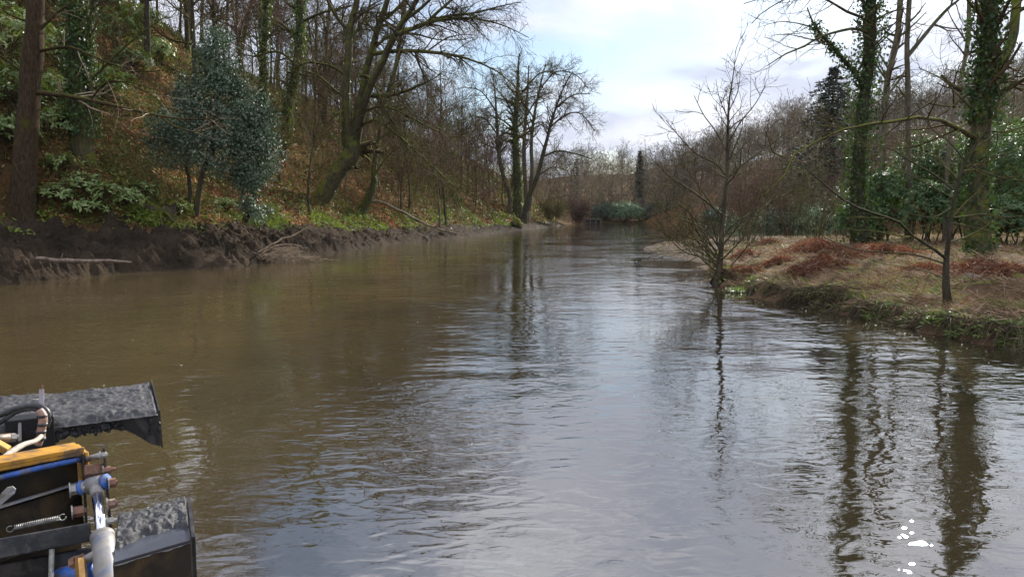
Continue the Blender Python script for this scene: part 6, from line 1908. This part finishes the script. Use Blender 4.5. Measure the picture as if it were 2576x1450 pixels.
    # three ledges that step towards the viewer
    def ledge(name, ua, va, ub, vb, ya, yb, depth, hgt, mat, tilt=0.0):
        p = D(ua, va, ya); q = D(ub, vb, yb); p = p - (q - p) * 0.6
        up = nrm(ez + back * tilt)
        o = bar(MB(), p + back * depth / 2 - ez * hgt / 2, q + back * depth / 2 - ez * hgt / 2, depth, hgt, up)
        return part(name, o, mat)
    ledge("upper_ledge", 0, 1277, 205, 1214, 3.02, 3.30, 0.05, 0.007, "grey_paint", 0.2)
    ledge("middle_panel", 0, 1282, 205, 1220, 3.05, 3.32, 0.02, 0.22, "dark_steel")
    ledge("lower_channel", 0, 1372, 232, 1330, 2.80, 3.0, 0.16, 0.075, "black_steel", 0.35)
    ledge("bottom_panel", 0, 1420, 232, 1376, 2.84, 3.04, 0.02, 0.5, "black_steel")
    # lug plates that carry the cylinder
    for nm, u, v0, v1, yy in (("inner_lug", 206, 1140, 1350, 3.30), ("outer_lug", 257, 1124, 1345, 3.26)):
        a = D(u, v0, yy); b_ = D(u + (20 if nm == "outer_lug" else 10), v1, yy - 0.05)
        pl = [a - e2 * 0.02, a + e2 * 0.04, b_ + e2 * 0.10, b_ - e2 * 0.035]
        part(nm, extrude(MB(), pl, e1 * 0.009), "black_steel")

    def rod(name, u0, v0, y0_, u1, v1, y1_, rad, mat, S=16, parent=root, K=3):
        mb = MB(); tube(mb, [D(u0, v0, y0_), D(u1, v1, y1_)], rad, S, K)
        return part(name, mb, mat, parent, S > 8)
    # pins and bolts
    rod("upper_pin", 205, 1158, 3.32, 262, 1142, 3.26, 0.014, "zinc")
    def bolt(u, v, yy, mat, rad=0.017, ln=0.030, sh=0.02, parent=root):
        c = D(u, v, yy)
        o = part("bolt", tube(MB(), [c - e1 * ln / 2, c + e1 * ln / 2], rad, 6, 2), mat, parent)
        part("washer", tube(MB(), [c - e1 * (ln / 2 + 0.006), c - e1 * ln / 2 * 1.02], rad * 1.35, 14, 2), "zinc", o)
        part("thread", tube(MB(), [c + e1 * ln / 2 * 1.02, c + e1 * (ln / 2 + sh)], rad * 0.5, 10, 2), mat, o)
    bolt(260, 1143, 3.24, "zinc", 0.014, 0.02, 0.008); bolt(270, 1181, 3.24, "rust", 0.017, 0.026, 0.022); bolt(190, 1229, 3.18, "zinc", 0.024, 0.036, 0.01)
    bolt(197, 1285, 3.12, "rust", 0.023, 0.04, 0.01); bolt(281, 1265, 3.1, "rust", 0.020, 0.028, 0.008); bolt(279, 1308, 3.06, "zinc", 0.014, 0.022, 0.012); bolt(283, 1213, 3.2, "rust", 0.021, 0.024, 0.008)
    # pivot block and clevis
    part("pivot_block", bar(MB(), D(236, 1170, 3.28), D(236, 1196, 3.26), 0.075, 0.07, e2), "rust")
    rod("clevis_sleeve", 222, 1222, 3.2, 258, 1212, 3.2, 0.036, "grey_paint")
    rod("blue_bush", 256, 1213, 3.2, 274, 1208, 3.2, 0.026, "blue_paint"); rod("blue_collar", 262, 1211.5, 3.2, 271, 1209, 3.2, 0.034, "blue_paint")
    rod("inner_bush", 198, 1228, 3.19, 222, 1222, 3.19, 0.026, "zinc"); rod("inner_blue_washer", 203, 1227, 3.18, 209, 1225, 3.18, 0.031, "blue_paint")
    # hydraulic cylinder
    rod("rod_neck", 240, 1222, 3.18, 245, 1246, 3.14, 0.026, "grey_paint"); rod("piston_rod", 244, 1243, 3.14, 258, 1354, 2.96, 0.0215, "chrome", 24)
    cy = rod("cylinder_barrel", 258, 1348, 2.965, 278, 1530, 2.62, 0.043, "grey_paint", 28, K=8); rod("gland_ring", 257.2, 1345, 2.97, 258.6, 1357, 2.95, 0.0455, "grey_paint", 28, cy)
    # pipe connection and brass fitting
    rod("port_pipe", 240, 1392, 2.86, 208, 1410, 2.84, 0.017, "grey_paint", 12, cy); rod("port_nut", 210, 1403, 2.84, 198, 1409, 2.84, 0.022, "rust", 6, cy); rod("end_nut", 194, 1410, 2.84, 181, 1415, 2.84, 0.024, "rust", 6, cy)
    rod("brass_fitting", 202, 1408, 2.82, 207, 1470, 2.74, 0.020, "brass", 6, cy); rod("blue_hydraulic_body", 150, 1452, 2.9, 240, 1432, 2.9, 0.040, "blue_paint", 20)
    rod("drain_rod", 130, 1380, 2.88, 128, 1470, 2.84, 0.010, "zinc", 8)
    # pale hose to the right
    part("pale_hose", tube(MB(), [D(292, 1384, 2.86), D(318, 1408, 2.82), D(345, 1428, 2.80), D(370, 1440, 2.80), D(392, 1438, 2.8), D(408, 1430, 2.82), D(412, 1440, 2.8), D(388, 1456, 2.76), D(350, 1475, 2.7)], [0.011, 0.012, 0.013, 0.015], 12, 40), "pale_hose", root, True)
    # blue line, spring, tab
    part("blue_hose", tube(MB(), [D(-260, 1262, 2.9), D(0, 1200, 3.08), D(100, 1176, 3.18), D(202, 1154, 3.30)], 0.012, 10, 24), "blue_rope", root, True)
    a = D(34, 1326, 2.9); b_ = D(150, 1301, 2.98); m = 26 * 8; s = np.linspace(0, 1, m)
    A = nrm(b_ - a); B = nrm(np.cross(A, ez)); C = np.cross(A, B)
    coil = a + (b_ - a) * s[:, None] + 0.0095 * (np.cos(s * 26 * 2 * np.pi)[:, None] * B + np.sin(s * 26 * 2 * np.pi)[:, None] * C)
    P = coil[None]; mb = MB(); V, q = tube_arrays(P, np.full((1, m), 0.0022), 6); mb.add(V, q); sp_ = part("spring", mb, "zinc", root, True)
    for (ua, va), (ub, vb) in (((34, 1326), (17, 1332)), ((150, 1301), (164, 1298))):
        c = (D(ua, va, 2.93) + D(ub, vb, 2.93)) / 2; th = np.linspace(0, 5.4, 16)
        part("hook", tube(MB(), [c + 0.012 * (math.cos(x) * A + math.sin(x) * C) for x in th], 0.0022, 6, 20), "zinc", sp_, True)
    part("tab", extrude(MB(), [D(-10, 1262, 2.85), D(4, 1240, 2.85), D(18, 1226, 2.86), D(32, 1223, 2.86), D(40, 1230, 2.86), D(37, 1240, 2.85), D(22, 1252, 2.85), D(-10, 1280, 2.84)], e2 * 0.012), "grey_paint")
    # upper left: pipes, hoses, flat bar, yellow fittings
    rod("far_pipe", -120, 1040, 4.35, 98, 1013, 4.5, 0.028, "grey_paint", 16); rod("near_pipe", -100, 1082, 3.9, 52, 1066, 3.95, 0.030, "grey_paint", 16)
    part("upright_bar", bar(MB(), D(104.5, 978, 4.1), D(104.5, 1030, 4.06), 0.024, 0.008, e2), "stake")
    rod("wire_end", 105, 981, 4.1, 107, 968, 4.1, 0.004, "rust", 6)
    for nm, pts, rad in (("black_hose", [(-60, 1068), (0, 1043), (50, 1024), (92, 1020), (116, 1032), (122, 1052), (116, 1072)], 0.016), ("inner_black_hose", [(-60, 1090), (0, 1062), (40, 1036), (80, 1027), (102, 1035), (110, 1050)], 0.012)):
        part(nm, tube(MB(), [D(u, v, 3.85) for u, v in pts], rad, 10, 34), "rubber", root, True)
    tp = part("taped_hose", tube(MB(), [D(u, v, 3.78) for u, v in ((98, 1030), (106, 1042), (108, 1060), (104, 1080), (103, 1098), (96, 1118))], [0.018, 0.022, 0.021, 0.020, 0.018, 0.017], 12, 30), "tape", root, True)
    for f in ((106, 1045), (107, 1066), (103, 1085), (102, 1102)):
        c = D(f[0], f[1], 3.78); part("tape_band", tube(MB(), [c - ez * 0.007, c + ez * 0.007], 0.0245, 14, 2), "rubber", tp, True)
    part("pale_upper_hose", tube(MB(), [D(u, v, yy) for u, v, yy in ((-40, 1190, 3.1), (0, 1160, 3.2), (30, 1135, 3.35), (60, 1117, 3.5), (88, 1108, 3.6), (104, 1096, 3.7))], [0.016, 0.015, 0.014, 0.012, 0.011], 12, 30), "pale_hose", root, True)
    part("clamp_plate", bar(MB(), D(50, 1060, 3.9), D(50, 1112, 3.84), 0.016, 0.05, e2), "grey_paint")
    part("dark_box", box(MB(), D(78, 1092, 3.95), 0.11, 0.06, 0.10), "black_steel")
    rod("yellow_fitting", -60, 1108, 3.5, 24, 1100, 3.6, 0.022, "yellow", 12); rod("fitting_nut", 24, 1100, 3.6, 38, 1099, 3.62, 0.022, "grey_paint", 6); rod("fitting_tip", 38, 1099, 3.62, 48, 1097, 3.63, 0.012, "zinc", 8)
    part("yellow_brace", bar(MB(), D(-40, 1098, 3.4), D(20, 1132, 3.42), 0.05, 0.03, ez), "yellow")
    # floats and deck that carry the machine (the camera stands above them)
    for nm, x0 in (("pontoon", -2.4), ("pontoon", 0.9)):
        mb = MB(); sx = np.linspace(-3.6, 1.6, 14); K = 12; ang = np.arange(K) / K * 2 * np.pi; V = []
        for s in sx:
            f = 1 - 0.55 * smooth(0.9, 1.6, s) - 0.4 * smooth(-3.2, -3.6, s)
            for a_ in ang:
                V.append((x0 + 0.36 * max(-0.92, min(0.92, 1.25 * math.cos(a_))), s, 0.22 + 0.40 * f * max(-0.9, min(0.9, 1.25 * math.sin(a_)))))
        i = np.arange(14 * K).reshape(14, K); j = np.roll(i, -1, 1)
        V += [(x0, -3.6, 0.22), (x0, 1.6, 0.22)]
        tr = [(14 * K, int(i[0, (q_ + 1) % K]), int(i[0, q_])) for q_ in range(K)] + [(14 * K + 1, int(i[-1, q_]), int(i[-1, (q_ + 1) % K])) for q_ in range(K)]
        part(nm, mb.add(np.array(V), np.stack([i[:-1], j[:-1], j[1:], i[1:]], -1).reshape(-1, 4), tr), "yellow", root, True)
    part("deck", box(MB(), (-0.75, -1.2, 0.66), 2.0, 1.9, 0.03, np.array([1.0, 0, 0]), np.array([0, 1.0, 0])), "dark_steel")
    part("lift_arm", bar(MB(), (-2.3, 0.2, 0.72), (-2.55, 2.75, 1.2), 0.12, 0.16), "dark_steel")


machine()



def haze():
    mb = MB()
    V = np.array([(x, y, z) for x in (-440, 540) for y in (-70, 910) for z in (-2.4, 95)])
    mb.add(V, [(0, 1, 3, 2), (4, 6, 7, 5), (0, 4, 5, 1), (2, 3, 7, 6), (0, 2, 6, 4), (1, 5, 7, 3)])
    m = bpy.data.materials.new("valley_haze"); m.use_nodes = True
    N = m.node_tree.nodes; N.clear()
    o = N.new("ShaderNodeOutputMaterial"); v = N.new("ShaderNodeVolumePrincipled")
    v.inputs["Color"].default_value = (0.86, 0.90, 1.0, 1); v.inputs["Density"].default_value = 0.00004; v.inputs["Anisotropy"].default_value = 0.0
    m.node_tree.links.new(v.outputs[0], o.inputs["Volume"])
    tag(mb.build("haze", m, smooth_=False), "thin pale haze in the valley air", None, None, "stuff")


haze()


def floating_bits():
    r = np.random.default_rng(4242)
    M["foam"] = leaf_mat("foam_and_leaves", [(0, (0.10, 0.06, 0.03)), (0.5, (0.28, 0.20, 0.11)), (0.75, (0.5, 0.44, 0.34)), (1, (0.75, 0.74, 0.70))], 0.6, 0.3, 0.0)
    n = 420
    y = 4 * (60 / 4) ** r.random(n); x = (r.random(n) - 0.5) * 1.25 * y
    k = Z(x, y) < -0.15; x, y = x[k], y[k]
    xe = np.concatenate([x, PEN[5:14, 0].repeat(22) - 0.6 * r.random(9 * 22) - 0.3 + r.normal(size=198) * 0.3]); ye = np.concatenate([y, PEN[5:14, 1].repeat(22) + r.normal(size=198) * 1.0])
    k = (Z(xe, ye) < 0.0) & (ye > 8); xe, ye = xe[k], ye[k]; n = len(xe)
    p = np.stack([xe, ye, np.full(n, 0.012)], 1)
    a = r.random(n) * 6.28; s = 0.004 + 0.014 * r.random(n) ** 2 + 0.0006 * ye
    mb = MB(); leaves(mb, p, np.array([[0, 0, 1.0]]) + 0.08 * r.normal(size=(n, 3)), np.stack([np.cos(a), np.sin(a), 0 * a], 1), s * 1.6, s, 0.15, None, r)
    tag(mb.build("floating_leaves", M["foam"]), "scattered fallen leaves and foam specks floating on the lake", None, None, "stuff")


floating_bits()
